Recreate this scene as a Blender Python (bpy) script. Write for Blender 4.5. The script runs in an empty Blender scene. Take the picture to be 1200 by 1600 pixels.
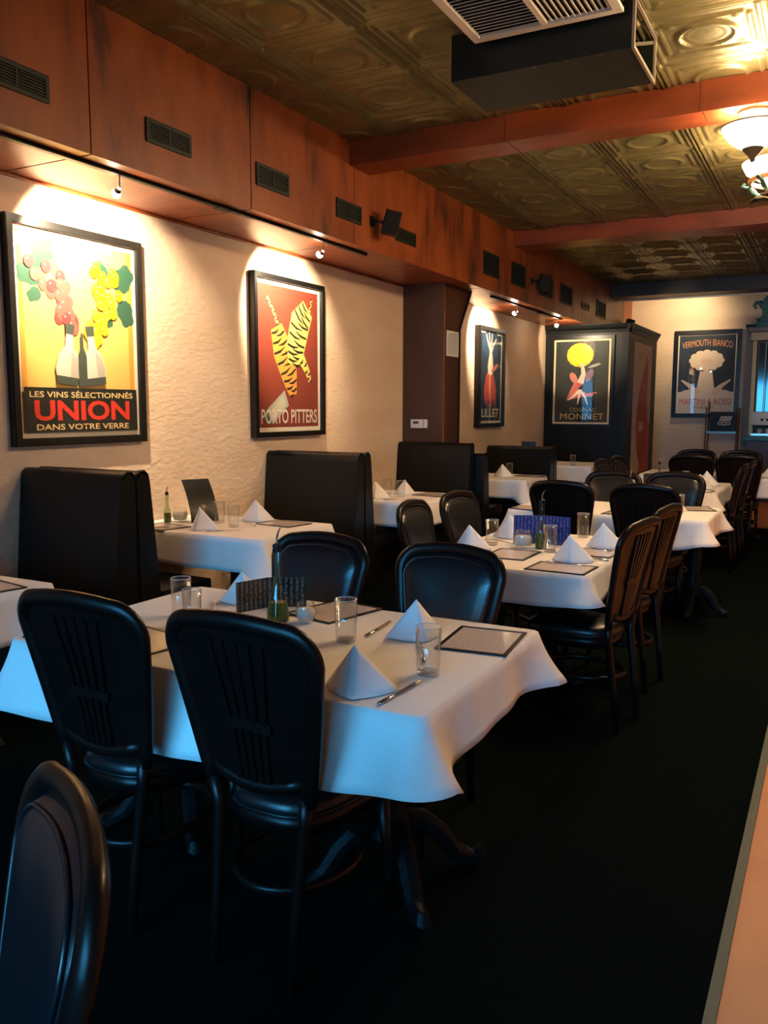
import bpy, bmesh, math, random
from mathutils import Vector, Matrix
random.seed(7)
PI = math.pi
scn = bpy.context.scene
COL = scn.collection

# ------------------------------------------------------------------ camera
cam_d = bpy.data.cameras.new('camera'); cam = bpy.data.objects.new('camera', cam_d); COL.objects.link(cam)
cam_d.sensor_fit = 'VERTICAL'; cam_d.sensor_height = 36.0; cam_d.lens = 1314.14 / 1600 * 36.0
cam_d.clip_start = 0.02; cam_d.clip_end = 100
_R = ((0.88155906, 0.06026441, -0.46821129), (0.47206554, -0.10669138, 0.87508347), (0.00278228, -0.99246418, -0.12250351))
cam.matrix_world = Matrix(((_R[0][0], -_R[0][1], -_R[0][2], 0.0), (_R[1][0], -_R[1][1], -_R[1][2], 0.0), (_R[2][0], -_R[2][1], -_R[2][2], 1.5), (0, 0, 0, 1)))
scn.camera = cam

# ------------------------------------------------------------------ world, daylight, exposure
W = bpy.data.worlds.new('world'); scn.world = W; W.use_nodes = True
bgn = W.node_tree.nodes['Background']; bgn.inputs[0].default_value = (0.45, 0.7, 1.0, 1); bgn.inputs[1].default_value = 0.35

def area_light(name, loc, rot, sx, sy, power, color, spread):
    d = bpy.data.lights.new(name, 'AREA'); d.shape = 'RECTANGLE'; d.size = sx; d.size_y = sy; d.energy = power; d.color = color
    d.spread = math.radians(spread)
    o = bpy.data.objects.new(name, d); COL.objects.link(o); o.location = loc; o.rotation_euler = rot
    return o
# daylight falling through the shop-front windows behind the viewer (wall_front)
area_light('daylight_window_offscreen', (-1.1, -2.62, 1.5), (PI / 2 - 0.30, 0, 0), 4.4, 2.0, 64, (0.07, 0.50, 1.0), 66)

vs = scn.view_settings
vs.view_transform = 'Standard'; vs.look = 'None'; vs.exposure = 0.2; vs.gamma = 1.0; vs.use_curve_mapping = False

# ------------------------------------------------------------------ materials
MATS = {}
def _bsdf(name):
    m = bpy.data.materials.new(name); m.use_nodes = True
    nt = m.node_tree; b = nt.nodes['Principled BSDF']
    return m, nt, b
def mat(name, col, rough=0.5, metal=0.0, spec=0.5, noise=None, bump=None, coat=0.0, stretch=None):
    """noise=(scale, col2, lo, hi)  bump=(scale, strength)"""
    if name in MATS: return MATS[name]
    m, nt, b = _bsdf(name)
    b.inputs['Base Color'].default_value = (*col, 1); b.inputs['Roughness'].default_value = rough
    b.inputs['Metallic'].default_value = metal; b.inputs['Specular IOR Level'].default_value = spec
    b.inputs['Coat Weight'].default_value = coat; b.inputs['Coat Roughness'].default_value = 0.15
    tc = nt.nodes.new('ShaderNodeTexCoord'); src = tc.outputs['Object']
    if stretch:
        mp = nt.nodes.new('ShaderNodeMapping'); mp.inputs['Scale'].default_value = stretch
        nt.links.new(src, mp.inputs['Vector']); src = mp.outputs['Vector']
    if noise:
        n = nt.nodes.new('ShaderNodeTexNoise'); n.inputs['Scale'].default_value = noise[0]; n.inputs['Detail'].default_value = 6
        nt.links.new(src, n.inputs['Vector'])
        r = nt.nodes.new('ShaderNodeValToRGB'); r.color_ramp.elements[0].position = noise[2]; r.color_ramp.elements[1].position = noise[3]
        r.color_ramp.elements[0].color = (*col, 1); r.color_ramp.elements[1].color = (*noise[1], 1)
        nt.links.new(n.outputs['Fac'], r.inputs['Fac']); nt.links.new(r.outputs['Color'], b.inputs['Base Color'])
    if bump:
        n2 = nt.nodes.new('ShaderNodeTexNoise'); n2.inputs['Scale'].default_value = bump[0]; n2.inputs['Detail'].default_value = 5
        nt.links.new(src, n2.inputs['Vector'])
        bp = nt.nodes.new('ShaderNodeBump'); bp.inputs['Strength'].default_value = bump[1]; bp.inputs['Distance'].default_value = 0.01
        nt.links.new(n2.outputs['Fac'], bp.inputs['Height']); nt.links.new(bp.outputs['Normal'], b.inputs['Normal'])
    MATS[name] = m
    return m
def emit(name, col, strength):
    if name in MATS: return MATS[name]
    m, nt, b = _bsdf(name)
    b.inputs['Base Color'].default_value = (*col, 1)
    b.inputs['Emission Color'].default_value = (*col, 1); b.inputs['Emission Strength'].default_value = strength
    MATS[name] = m; return m
def thin_glass(name, tint=(1, 1, 1), refl=1.0, rough=0.02, ior=1.45, body=0.0):
    if name in MATS: return MATS[name]
    m = bpy.data.materials.new(name); m.use_nodes = True; nt = m.node_tree; nt.nodes.clear()
    out = nt.nodes.new('ShaderNodeOutputMaterial'); mx = nt.nodes.new('ShaderNodeMixShader')
    tr = nt.nodes.new('ShaderNodeBsdfTransparent'); tr.inputs[0].default_value = (*tint, 1)
    gl = nt.nodes.new('ShaderNodeBsdfGlossy'); gl.inputs['Roughness'].default_value = rough
    # Schlick reflectance, the same from both sides of the sheet
    fr = nt.nodes.new('ShaderNodeLayerWeight'); fr.inputs['Blend'].default_value = 0.5
    pw = nt.nodes.new('ShaderNodeMath'); pw.operation = 'POWER'; pw.inputs[1].default_value = 4.0; nt.links.new(fr.outputs['Facing'], pw.inputs[0])
    f0 = ((ior - 1) / (ior + 1)) ** 2
    mu = nt.nodes.new('ShaderNodeMath'); mu.operation = 'MULTIPLY_ADD'; mu.inputs[1].default_value = (1 - f0) * min(refl, 1.0); mu.inputs[2].default_value = f0 * refl; mu.use_clamp = True
    nt.links.new(pw.outputs[0], mu.inputs[0]); nt.links.new(mu.outputs[0], mx.inputs[0])
    nt.links.new(tr.outputs[0], mx.inputs[1]); nt.links.new(gl.outputs[0], mx.inputs[2]); nt.links.new(mx.outputs[0], out.inputs[0])
    MATS[name] = m; return m

def soffit_wood():
    m, nt, b = _bsdf('stained_copper_panel')
    tc = nt.nodes.new('ShaderNodeTexCoord')
    mp = nt.nodes.new('ShaderNodeMapping'); mp.inputs['Scale'].default_value = (1, 2.2, 0.7); nt.links.new(tc.outputs['Object'], mp.inputs['Vector'])
    n = nt.nodes.new('ShaderNodeTexNoise'); n.inputs['Scale'].default_value = 1.6; n.inputs['Detail'].default_value = 7; n.inputs['Roughness'].default_value = 0.62
    nt.links.new(mp.outputs[0], n.inputs['Vector'])
    r = nt.nodes.new('ShaderNodeValToRGB'); e = r.color_ramp.elements
    e[0].position = 0.34; e[0].color = (0.055, 0.022, 0.011, 1); e[1].position = 0.62; e[1].color = (0.33, 0.085, 0.018, 1)
    e2 = e.new(0.46); e2.color = (0.24, 0.055, 0.015, 1)
    nt.links.new(n.outputs['Fac'], r.inputs['Fac']); nt.links.new(r.outputs[0], b.inputs['Base Color'])
    b.inputs['Roughness'].default_value = 0.42; b.inputs['Metallic'].default_value = 0.0
    return m
M_SOFFIT = soffit_wood()
M_BEAM = mat('beam_copper_wood', (0.30, 0.065, 0.016), 0.38, noise=(3.0, (0.17, 0.04, 0.013), 0.35, 0.7), stretch=(0.6, 2, 2))
M_CREAM = mat('cream_plaster', (0.64, 0.48, 0.35), 0.75, noise=(1.3, (0.72, 0.57, 0.44), 0.35, 0.7), bump=(16, 0.7), stretch=(1, 1, 2.2))
M_TIN = mat('patinated_tin', (0.31, 0.275, 0.12), 0.38, metal=0.55, noise=(5.0, (0.17, 0.165, 0.07), 0.35, 0.75), bump=(60, 0.12))
M_CARPET = mat('black_green_carpet', (0.0016, 0.0034, 0.0028), 0.95, spec=0.03, noise=(140, (0.003, 0.0062, 0.005), 0.3, 0.7), bump=(300, 0.6))
M_FLOOR = mat('terracotta_floor', (0.62, 0.24, 0.09), 0.55, noise=(3.2, (0.52, 0.19, 0.075), 0.4, 0.75))
M_EDGE = mat('grey_green_edging', (0.10, 0.11, 0.075), 0.7)
M_COLWOOD = mat('dark_column_veneer', (0.075, 0.028, 0.012), 0.4, noise=(2.5, (0.035, 0.015, 0.009), 0.35, 0.7), stretch=(1, 1, 0.5))
M_CHAIRW = mat('dark_walnut', (0.009, 0.0038, 0.003), 0.34, spec=0.2, noise=(14, (0.006, 0.003, 0.0025), 0.3, 0.7), coat=0.05)
M_VINYL = mat('black_vinyl', (0.005, 0.006, 0.008), 0.3, spec=0.65, bump=(90, 0.05))
M_SEAT = mat('black_seat_vinyl', (0.005, 0.006, 0.007), 0.32)
M_BOOTH = mat('booth_black_vinyl', (0.003, 0.0042, 0.004), 0.36, spec=0.28, bump=(60, 0.04))
M_CLOTH = mat('white_cotton', (0.80, 0.77, 0.75), 0.8, spec=0.2, bump=(7, 0.9))
M_NAPKIN = mat('white_napkin_cotton', (0.86, 0.85, 0.86), 0.85, spec=0.2, bump=(60, 0.08))
M_IRON = mat('cast_iron', (0.003, 0.004, 0.004), 0.5, spec=0.15, metal=0.0, bump=(40, 0.3))
M_BLACK = mat('black_paint', (0.004, 0.0055, 0.005), 0.45, spec=0.25)
M_FRAME = mat('black_frame_lacquer', (0.005, 0.005, 0.005), 0.35, spec=0.35)
M_VENT = mat('vent_dark_green', (0.012, 0.022, 0.016), 0.5, metal=0.3)
M_VENTIN = mat('vent_inside', (0.003, 0.004, 0.004), 0.8)
M_WHITE = mat('white_enamel', (0.75, 0.72, 0.66), 0.4)
M_STEEL = mat('polished_steel', (0.55, 0.55, 0.55), 0.22, metal=1.0)
M_DUCT = mat('duct_dark_green', (0.005, 0.010, 0.0065), 0.45, bump=(12, 0.15))
M_BRONZE = mat('bronze_patina', (0.10, 0.065, 0.04), 0.4, metal=0.6, noise=(12, (0.05, 0.06, 0.045), 0.4, 0.7))
M_COPPER = mat('copper_band', (0.72, 0.30, 0.13), 0.35, metal=0.7)
M_LAMPGLASS = emit('lamp_frosted_glass', (1.0, 0.69, 0.41), 84)
M_BULB = emit('halogen_bulb', (1.0, 0.80, 0.54), 150)
M_GLASS = thin_glass('drinking_glass', (0.985, 0.99, 0.99), 1.5, 0.03, 1.5)
M_GLASSBASE = thin_glass('thick_glass_base', (0.93, 0.95, 0.95), 2.5, 0.05, 1.5)
M_PANE = thin_glass('picture_glass', (1, 1, 1), 1.0, 0.015, 1.5)
M_BOTTLE = thin_glass('green_bottle_glass', (0.72, 0.82, 0.72), 1.6, 0.02, 1.5)
M_OIL = mat('olive_oil', (0.09, 0.10, 0.008), 0.15)
M_MIRROR = mat('bar_mirror', (0.10, 0.12, 0.12), 0.08, metal=1.0)
M_VERD = mat('verdigris_iron', (0.03, 0.085, 0.075), 0.4, metal=0.5)
M_PAPER = None

def text_print(name, base, ink, lines=26.0, axis='Y', thresh=0.62, cols=1.0):
    """printed page: rows of small words, flat print"""
    if name in MATS: return MATS[name]
    m, nt, b = _bsdf(name)
    tc = nt.nodes.new('ShaderNodeTexCoord'); sp = nt.nodes.new('ShaderNodeSeparateXYZ'); nt.links.new(tc.outputs['Generated'], sp.inputs[0])
    w = nt.nodes.new('ShaderNodeMath'); w.operation = 'MULTIPLY'; w.inputs[1].default_value = lines * PI * 2; nt.links.new(sp.outputs[axis], w.inputs[0])
    s = nt.nodes.new('ShaderNodeMath'); s.operation = 'SINE'; nt.links.new(w.outputs[0], s.inputs[0])
    g = nt.nodes.new('ShaderNodeMath'); g.operation = 'GREATER_THAN'; g.inputs[1].default_value = 0.15; nt.links.new(s.outputs[0], g.inputs[0])
    n = nt.nodes.new('ShaderNodeTexNoise'); n.inputs['Scale'].default_value = 22; n.inputs['Detail'].default_value = 1
    nt.links.new(tc.outputs['Generated'], n.inputs['Vector'])
    g2 = nt.nodes.new('ShaderNodeMath'); g2.operation = 'GREATER_THAN'; g2.inputs[1].default_value = 0.48; nt.links.new(n.outputs['Fac'], g2.inputs[0])
    mu = nt.nodes.new('ShaderNodeMath'); mu.operation = 'MULTIPLY'; nt.links.new(g.outputs[0], mu.inputs[0]); nt.links.new(g2.outputs[0], mu.inputs[1])
    mx = nt.nodes.new('ShaderNodeMix'); mx.data_type = 'RGBA'; mx.inputs[6].default_value = (*base, 1); mx.inputs[7].default_value = (*ink, 1)
    nt.links.new(mu.outputs[0], mx.inputs[0]); nt.links.new(mx.outputs[2], b.inputs['Base Color']); b.inputs['Roughness'].default_value = 0.25; b.inputs['Coat Weight'].default_value = 0.4; b.inputs['Coat Roughness'].default_value = 0.08
    MATS[name] = m; return m
M_MENUPAGE = text_print('menu_page', (0.72, 0.61, 0.54), (0.56, 0.46, 0.42), 18)
M_CARDBLACK = text_print('black_card_print', (0.006, 0.008, 0.008), (0.10, 0.11, 0.11), 14, axis='X')
M_CARDBLUE = text_print('blue_card_print', (0.012, 0.022, 0.16), (0.10, 0.13, 0.34), 16, axis='X')

# ------------------------------------------------------------------ helpers
def obj(name, bm, m, parent=None, smooth=False, loc=None):
    me = bpy.data.meshes.new(name)
    bmesh.ops.recalc_face_normals(bm, faces=bm.faces[:])
    bm.to_mesh(me); bm.free()
    if isinstance(m, (list, tuple)):
        for x in m: me.materials.append(x)
    else: me.materials.append(m)
    if smooth:
        me.polygons.foreach_set('use_smooth', [True] * len(me.polygons))
        if smooth != 'all':
            try: me.set_sharp_from_angle(angle=math.radians(40))
            except Exception: pass
    o = bpy.data.objects.new(name, me); COL.objects.link(o)
    if parent: o.parent = parent
    if loc: o.location = loc
    return o
def tag(o, label, cat, group=None):
    o['label'] = label; o['category'] = cat
    if group: o['group'] = group
    return o
def thing(name, label, cat, loc=(0, 0, 0), rz=0.0, group=None):
    o = bpy.data.objects.new(name, None); o.empty_display_size = 0.1; COL.objects.link(o)
    o.location = loc; o.rotation_euler = (0, 0, rz)
    return tag(o, label, cat, group)
def struct(name, bm, m, smooth=False):
    o = obj(name, bm, m, None, smooth); o['kind'] = 'structure'; return o
def copy_tree(o, parent=None):
    c = o.copy(); COL.objects.link(c); c.parent = parent
    for ch in list(o.children): copy_tree(ch, c)
    return c
def box(bm, x0, x1, y0, y1, z0, z1, bev=0.0, mi=0):
    vs_ = [bm.verts.new(p) for p in ((x0, y0, z0), (x1, y0, z0), (x1, y1, z0), (x0, y1, z0), (x0, y0, z1), (x1, y0, z1), (x1, y1, z1), (x0, y1, z1))]
    fs = [bm.faces.new([vs_[i] for i in q]) for q in ((3, 2, 1, 0), (4, 5, 6, 7), (0, 1, 5, 4), (1, 2, 6, 5), (2, 3, 7, 6), (3, 0, 4, 7))]
    for f in fs: f.material_index = mi
    if bev > 0:
        bmesh.ops.bevel(bm, geom=list({e for f in fs for e in f.edges}), offset=bev, segments=2, affect='EDGES', profile=0.7)
    return bm
def nb(): return bmesh.new()
def bx(*a, **k): return box(nb(), *a, **k)
def lathe(bm, prof, n=20, cx=0, cy=0, cz=0, cap=True):
    rings = []
    for r, z in prof:
        if r < 1e-5: rings.append([bm.verts.new((cx, cy, cz + z))])
        else: rings.append([bm.verts.new((cx + r * math.cos(2 * PI * i / n), cy + r * math.sin(2 * PI * i / n), cz + z)) for i in range(n)])
    for a, b in zip(rings, rings[1:]):
        if len(a) == 1 and len(b) == 1: continue
        for i in range(n):
            j = (i + 1) % n
            if len(a) == 1: bm.faces.new((a[0], b[i], b[j]))
            elif len(b) == 1: bm.faces.new((a[i], a[j], b[0]))
            else: bm.faces.new((a[i], a[j], b[j], b[i]))
    if cap:
        if len(rings[0]) > 1: bm.faces.new(rings[0])
        if len(rings[-1]) > 1: bm.faces.new(rings[-1])
    return bm
def sweep(bm, pts, ra, rb=None, n=8, ref=Vector((0, 1, 0)), closed=False, square=False):
    """tube along pts, half sizes ra (in plane) and rb (along ref); both may be lists"""
    pts = [Vector(p) for p in pts]; N = len(pts); rings = []
    for i, p in enumerate(pts):
        a = pts[(i - 1) % N] if (closed or i > 0) else p
        b = pts[(i + 1) % N] if (closed or i < N - 1) else p
        t = (b - a).normalized()
        s = t.cross(ref)
        if s.length < 1e-4: s = t.cross(Vector((1, 0, 0)))
        s.normalize(); r2 = s.cross(t).normalized()
        A = ra[i] if isinstance(ra, (list, tuple)) else ra
        B = (rb[i] if isinstance(rb, (list, tuple)) else rb) if rb is not None else A
        ring = []
        for k in range(n):
            an = 2 * PI * (k + 0.5) / n; c, d = math.cos(an), math.sin(an)
            if square: q = 1 / max(abs(c), abs(d)); c *= q; d *= q
            ring.append(bm.verts.new(p + s * (A * c) + r2 * (B * d)))
        rings.append(ring)
    M = N if closed else N - 1
    for i in range(M):
        a, b = rings[i], rings[(i + 1) % N]
        for k in range(n): bm.faces.new((a[k], a[(k + 1) % n], b[(k + 1) % n], b[k]))
    if not closed: bm.faces.new(rings[0]); bm.faces.new(rings[-1][::-1])
    return bm
def prism(bm, poly, axis, a, b, mi=0):
    """extrude 2-D polygon along axis ('x','y','z') from a to b"""
    def P(u, v, w): return {'x': (w, u, v), 'y': (u, w, v), 'z': (u, v, w)}[axis]
    A = [bm.verts.new(P(u, v, a)) for u, v in poly]; B = [bm.verts.new(P(u, v, b)) for u, v in poly]
    fs = [bm.faces.new(A), bm.faces.new(B[::-1])]; n = len(poly)
    for i in range(n): fs.append(bm.faces.new((A[i], A[(i + 1) % n], B[(i + 1) % n], B[i])))
    for f in fs: f.material_index = mi
    return bm
def wall_matrix(loc, facing):
    """local x = right as seen, y = up, z = out of the wall"""
    if facing == '+x': c = ((0, 1, 0), (0, 0, 1), (1, 0, 0))
    elif facing == '-y': c = ((1, 0, 0), (0, 0, 1), (0, -1, 0))
    return Matrix(((c[0][0], c[1][0], c[2][0], loc[0]), (c[0][1], c[1][1], c[2][1], loc[1]), (c[0][2], c[1][2], c[2][2], loc[2]), (0, 0, 0, 1)))

# ------------------------------------------------------------------ the room
WX, SX, CZ, SZ, YB = -4.0, -3.34, 3.485, 2.745, 15.6
XR, YF = 3.2, -2.5
# floor
struct('floor', bx(WX - 0.2, XR + 0.2, YF - 0.2, YB + 0.2, -0.2, -0.012), M_FLOOR)
carpet = obj('carpet', bx(WX, -0.205, YF, 11.6, -0.012, 0.0), M_CARPET); carpet['kind'] = 'structure'
struct('trim_1', bx(-0.204, -0.175, YF, 11.6, -0.012, 0.002), M_EDGE)
# walls
struct('wall_left', bx(WX - 0.2, WX, YF - 0.2, YB + 0.2, 0, CZ), M_CREAM)
struct('wall_back', bx(WX, XR, YB, YB + 0.2, 0, CZ), M_CREAM)
struct('wall_right', bx(XR, XR + 0.2, YF - 0.2, YB + 0.2, 0, CZ), M_CREAM)
bm = nb()
box(bm, WX, -3.3, YF - 0.2, YF, 0, CZ); box(bm, 1.1, XR, YF - 0.2, YF, 0, CZ); box(bm, -3.3, 1.1, YF - 0.2, YF, 0, 0.5); box(bm, -3.3, 1.1, YF - 0.2, YF, 2.5, CZ)
struct('wall_front', bm, M_CREAM)
w1 = struct('window_1', bx(-3.3, 1.1, YF - 0.1, YF - 0.094, 0.5, 2.5), M_PANE)
bm = nb()
for x in (-3.3, -1.85, -0.4, 1.05): box(bm, x, x + 0.05, YF - 0.13, YF - 0.06, 0.5, 2.5)
box(bm, -3.3, 1.1, YF - 0.13, YF - 0.06, 2.45, 2.5); box(bm, -3.3, 1.1, YF - 0.13, YF - 0.06, 0.5, 0.55)
obj('window_frame', bm, M_BLACK, w1)
ceil = struct('ceiling', bx(WX - 0.2, XR + 0.2, YF - 0.2, YB + 0.2, CZ + 0.012, CZ + 0.2), M_TIN)

# pressed tin tiles: one relief mesh shared by every tile
TS = 0.635
def tile_mesh():
    N = 52; bm = nb(); g = []
    def ridge(d, c, w): return max(0.0, 1 - abs(d - c) / w)
    def rnd(x): return x * x * (3 - 2 * x)
    for i in range(N + 1):
        row = []
        for j in range(N + 1):
            u = (i / N - 0.5); v = (j / N - 0.5)
            x, y = u * TS, v * TS; ax, ay = abs(x), abs(y); h = TS / 2; t = 0.0
            dx, dy = h - ax, h - ay; d = min(dx, dy)
            # twin ribs along the two long edges, fine line along the other two
            t += 0.022 * rnd(ridge(dx, 0.014, 0.014)) + 0.018 * rnd(ridge(dx, 0.045, 0.014)) * (1 if dy > 0.03 else 0)
            t += 0.010 * rnd(ridge(dy, 0.008, 0.012))
            t += 0.006 * rnd(ridge(dy, 0.045, 0.010)) * (1 if dx > 0.06 else 0)
            # bar between the ribs and the field
            t += 0.014 * rnd(ridge(dx, 0.095, 0.016)) * (1 if ay < 0.19 else 0)
            # inner square frame
            q = max(ax, ay)
            t += 0.012 * rnd(ridge(q, 0.205, 0.014)) * (1 if dx > 0.115 else 0)
            # medallion
            r = math.hypot(x * 1.0, y * 1.0)
            t += 0.015 * rnd(ridge(r, 0.145, 0.022)) + 0.004 * rnd(ridge(r, 0.105, 0.015))
            # corner leaves
            rc = math.hypot(ax - 0.165, ay - 0.165)
            t += 0.009 * rnd(max(0, 1 - rc / 0.03))
            row.append(bm.verts.new((x, y, -t)))
        g.append(row)
    for i in range(N):
        for j in range(N): bm.faces.new((g[i][j], g[i][j + 1], g[i + 1][j + 1], g[i + 1][j]))
    me = bpy.data.meshes.new('ceiling_tile'); bm.to_mesh(me); bm.free(); me.materials.append(M_TIN)
    me.polygons.foreach_set('use_smooth', [True] * len(me.polygons))
    return me
TILE = tile_mesh()
def tiles(y0, y1, ystart):
    y = ystart
    while y - TS / 2 < y1:
        for k in range(7):
            x = -3.285 + 0.637 * k
            if x - TS / 2 > 0.9: continue
            if y + TS / 2 <= y0 + 0.05: continue
            t = bpy.data.objects.new('ceiling_tile', TILE); COL.objects.link(t); t.parent = ceil; t.location = (x, y, CZ + 0.004)
            # trim overhang into beams by squashing is not needed: beams cover the tile ends
        y += TS
tiles(1.5, 5.6, 1.845); tiles(6.0, 9.3, 6.10 + 0.0); tiles(9.75, 13.95, 9.95)
tiles(14.4, 15.4, 14.7)

# soffit along the left wall, in separate panels
sof = struct('trim_2', bx(WX, SX - 0.012, YF, YB, SZ + 0.012, CZ), M_SOFFIT)
seams = [0.55, 1.853, 3.155, 4.457, 5.745, 7.045, 8.39, 9.64, 10.97, 12.31, 13.65, 14.9, 15.6]
ylast = YF
for s in seams:
    obj('panel', bx(SX - 0.012, SX, ylast + 0.004, s - 0.004, SZ, CZ, bev=0.002), M_SOFFIT, sof)
    obj('underside_panel', bx(WX, SX - 0.013, ylast + 0.006, s - 0.006, SZ, SZ + 0.012), M_BEAM, sof)
    ylast = s
obj('wall_moulding', sweep(nb(), [(WX + 0.012, YF, SZ - 0.008), (WX + 0.012, 7.87, SZ - 0.008)], 0.012, 0.01, ref=Vector((0, 0, 1))), M_BEAM, sof)
# beams across the ceiling: boxed boards with joints
def beam(name, y0, y1, zb, m, joints):
    b = struct(name, bx(SX, XR, y0 + 0.01, y1 - 0.01, zb + 0.01, CZ + 0.004), m)
    xs = [SX] + joints + [XR]
    for a, c in zip(xs, xs[1:]):
        obj('beam_board', bx(a + 0.003, c - 0.003, y0, y0 + 0.012, zb, CZ, bev=0.002), m, b)
        obj('beam_board', bx(a + 0.003, c - 0.003, y0 + 0.012, y1 - 0.0125, zb, zb + 0.012, bev=0.001), m, b)
    for j in joints: obj('joint_cover', bx(j - 0.014, j + 0.014, y0 - 0.006, y0, zb, CZ), m, b)
    for a, c in zip(xs, xs[1:]):
        obj('beam_board', bx(a + 0.003, c - 0.003, y1 - 0.012, y1, zb, CZ, bev=0.002), m, b)
    return b
beam('trim_3', 5.68, 5.97, 3.305, M_BEAM, [-2.095, -0.84, 0.42, 1.68])
beam('trim_4', 9.33, 9.73, 3.32, M_BEAM, [-2.06, -0.80, 0.46, 1.7])
M_BEAMDK = mat('dark_beam_paint', (0.03, 0.02, 0.014), 0.45)
beam('trim_5', 13.95, 14.40, 3.28, M_BEAMDK, [-1.9, -0.5, 0.9])
struct('trim_6', bx(SX, XR, 14.41, 14.44, 3.26, 3.30), M_WHITE)

# column between the two bays
YC0, YC1, XC = 7.88, 8.275, -3.54
colo = struct('trim_7', bx(WX, XC, YC0, YC1, 0, SZ - 0.002), M_COLWOOD)
obj('haunch', prism(nb(), [(YC1, 2.32), (YC1 + 0.30, SZ - 0.003), (YC1, SZ - 0.003)], 'x', WX + 0.01, XC), M_COLWOOD, colo)
obj('corner_strip', bx(XC, XC + 0.008, YC0, YC0 + 0.02, 0, SZ - 0.002), M_BEAM, colo)
obj('edge_strip', sweep(nb(), [(XC + 0.006, YC1, 0.0), (XC + 0.006, YC1, 2.32), (XC + 0.006, YC1 + 0.30, SZ - 0.003)], 0.012, 0.006, n=4, ref=Vector((1, 0, 0)), square=True), M_BLACK, colo)
obj('pilaster_strip', bx(SX - 0.25, SX - 0.2, YC0 - 0.004, YC0, 2.6, SZ - 0.002), M_COLWOOD, colo)

# ------------------------------------------------------------------ vents, grilles
def louvre_vent(name, label, y0, y1, z0, z1, vertical, group, m=M_VENT, cat='vent', x=SX, n=None):
    cy, cz = (y0 + y1) / 2, (z0 + z1) / 2; w, h = (y1 - y0) / 2, (z1 - z0) / 2
    t = thing(name, label, cat, (x, cy, cz), 0, group)
    f = nb(); b = 0.022
    box(f, 0, 0.012, -w, w, h - b, h, 0.003); box(f, 0, 0.012, -w, w, -h, -h + b, 0.003); box(f, 0, 0.012, -w, -w + b, -h + b, h - b); box(f, 0, 0.012, w - b, w, -h + b, h - b)
    obj('frame', f, m, t)
    obj('duct_back', bx(0.0005, 0.002, -w + b, w - b, -h + b, h - b), M_VENTIN, t)
    n = n or (6 if not vertical else 9)
    for i in range(n):
        if vertical:
            yy = -w + b + (2 * w - 2 * b) * (i + 0.5) / n
            obj('slat', bx(0.002, 0.009, yy - 0.004, yy + 0.004, -h + b, h - b), m, t)
        else:
            zz = -h + b + (2 * h - 2 * b) * (i + 0.5) / n
            obj('slat', bx(0.002, 0.009, -w + b, w - b, zz - 0.003, zz + 0.003), m, t)
    if not vertical: obj('mullion', bx(0.002, 0.011, -0.006, 0.006, -h + b, h - b), m, t)
    return t
gv = 'low vents in the copper panels'
louvre_vent('air_vent', 'low dark vent in the copper panel above the grape poster, left of its panel joint', 2.55, 2.905, 2.905, 3.03, False, gv)
louvre_vent('air_vent', 'low dark vent in the copper panel above the grape poster, right of its panel joint', 3.535, 3.89, 2.91, 3.035, False, gv)
louvre_vent('air_vent', 'low dark vent in the copper panel above and between grape and tiger-striped posters', 4.505, 4.865, 2.905, 3.045, False, gv)
louvre_vent('air_vent', 'low dark vent in the copper panels straddling a joint, before the first beam', 5.48, 5.846, 2.9, 3.037, False, gv)
louvre_vent('air_vent', 'low dark vent half hidden behind a small wall speaker', 6.43, 6.80, 2.893, 3.005, False, gv)
gv2 = 'tall vents in the panels past the column'
louvre_vent('air_vent', 'tall dark vent beside the panel joint above the dark column', 8.41, 8.86, 2.893, 3.13, True, gv2)
louvre_vent('air_vent', 'tall dark vent in the panel right under the second beam end', 9.26, 9.73, 2.90, 3.15, True, gv2)
louvre_vent('air_vent', 'tall dark vent behind the speaker past the second beam', 10.275, 10.81, 2.90, 3.145, True, gv2)
louvre_vent('air_vent', 'tall dark vent above the black cabinet front, by itself on its panel', 11.17, 11.73, 2.90, 3.155, True, gv2)
louvre_vent('air_vent', 'smallest dark vent on the panels, above the black cabinet', 12.26, 12.655, 2.935, 3.03, False, gv2, n=4)
louvre_vent('air_vent', 'tall dark vent on the panels next to the third beam', 13.09, 13.66, 2.90, 3.16, True, gv2)
# white grille on the column
louvre_vent('return_grille', 'white louvred grille on the side of the dark column', 7.945, 8.235, 2.03, 2.285, True, None, M_WHITE, 'grille', XC, n=10)
# thermostat
t = thing('thermostat', 'white wall thermostat on the dark column', 'thermostat', (-3.80, YC0, 1.342))
obj('body', bx(-0.092, 0.092, -0.03, 0, -0.045, 0.045, bev=0.008), M_WHITE, t, True)
obj('screen', bx(-0.06, 0.0, -0.032, -0.030, 0.0, 0.025), mat('lcd_grey', (0.06, 0.065, 0.05), 0.3), t)
obj('cover_seam', bx(0.055, 0.06, -0.0312, -0.030, -0.04, 0.04), M_VENT, t)

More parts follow.
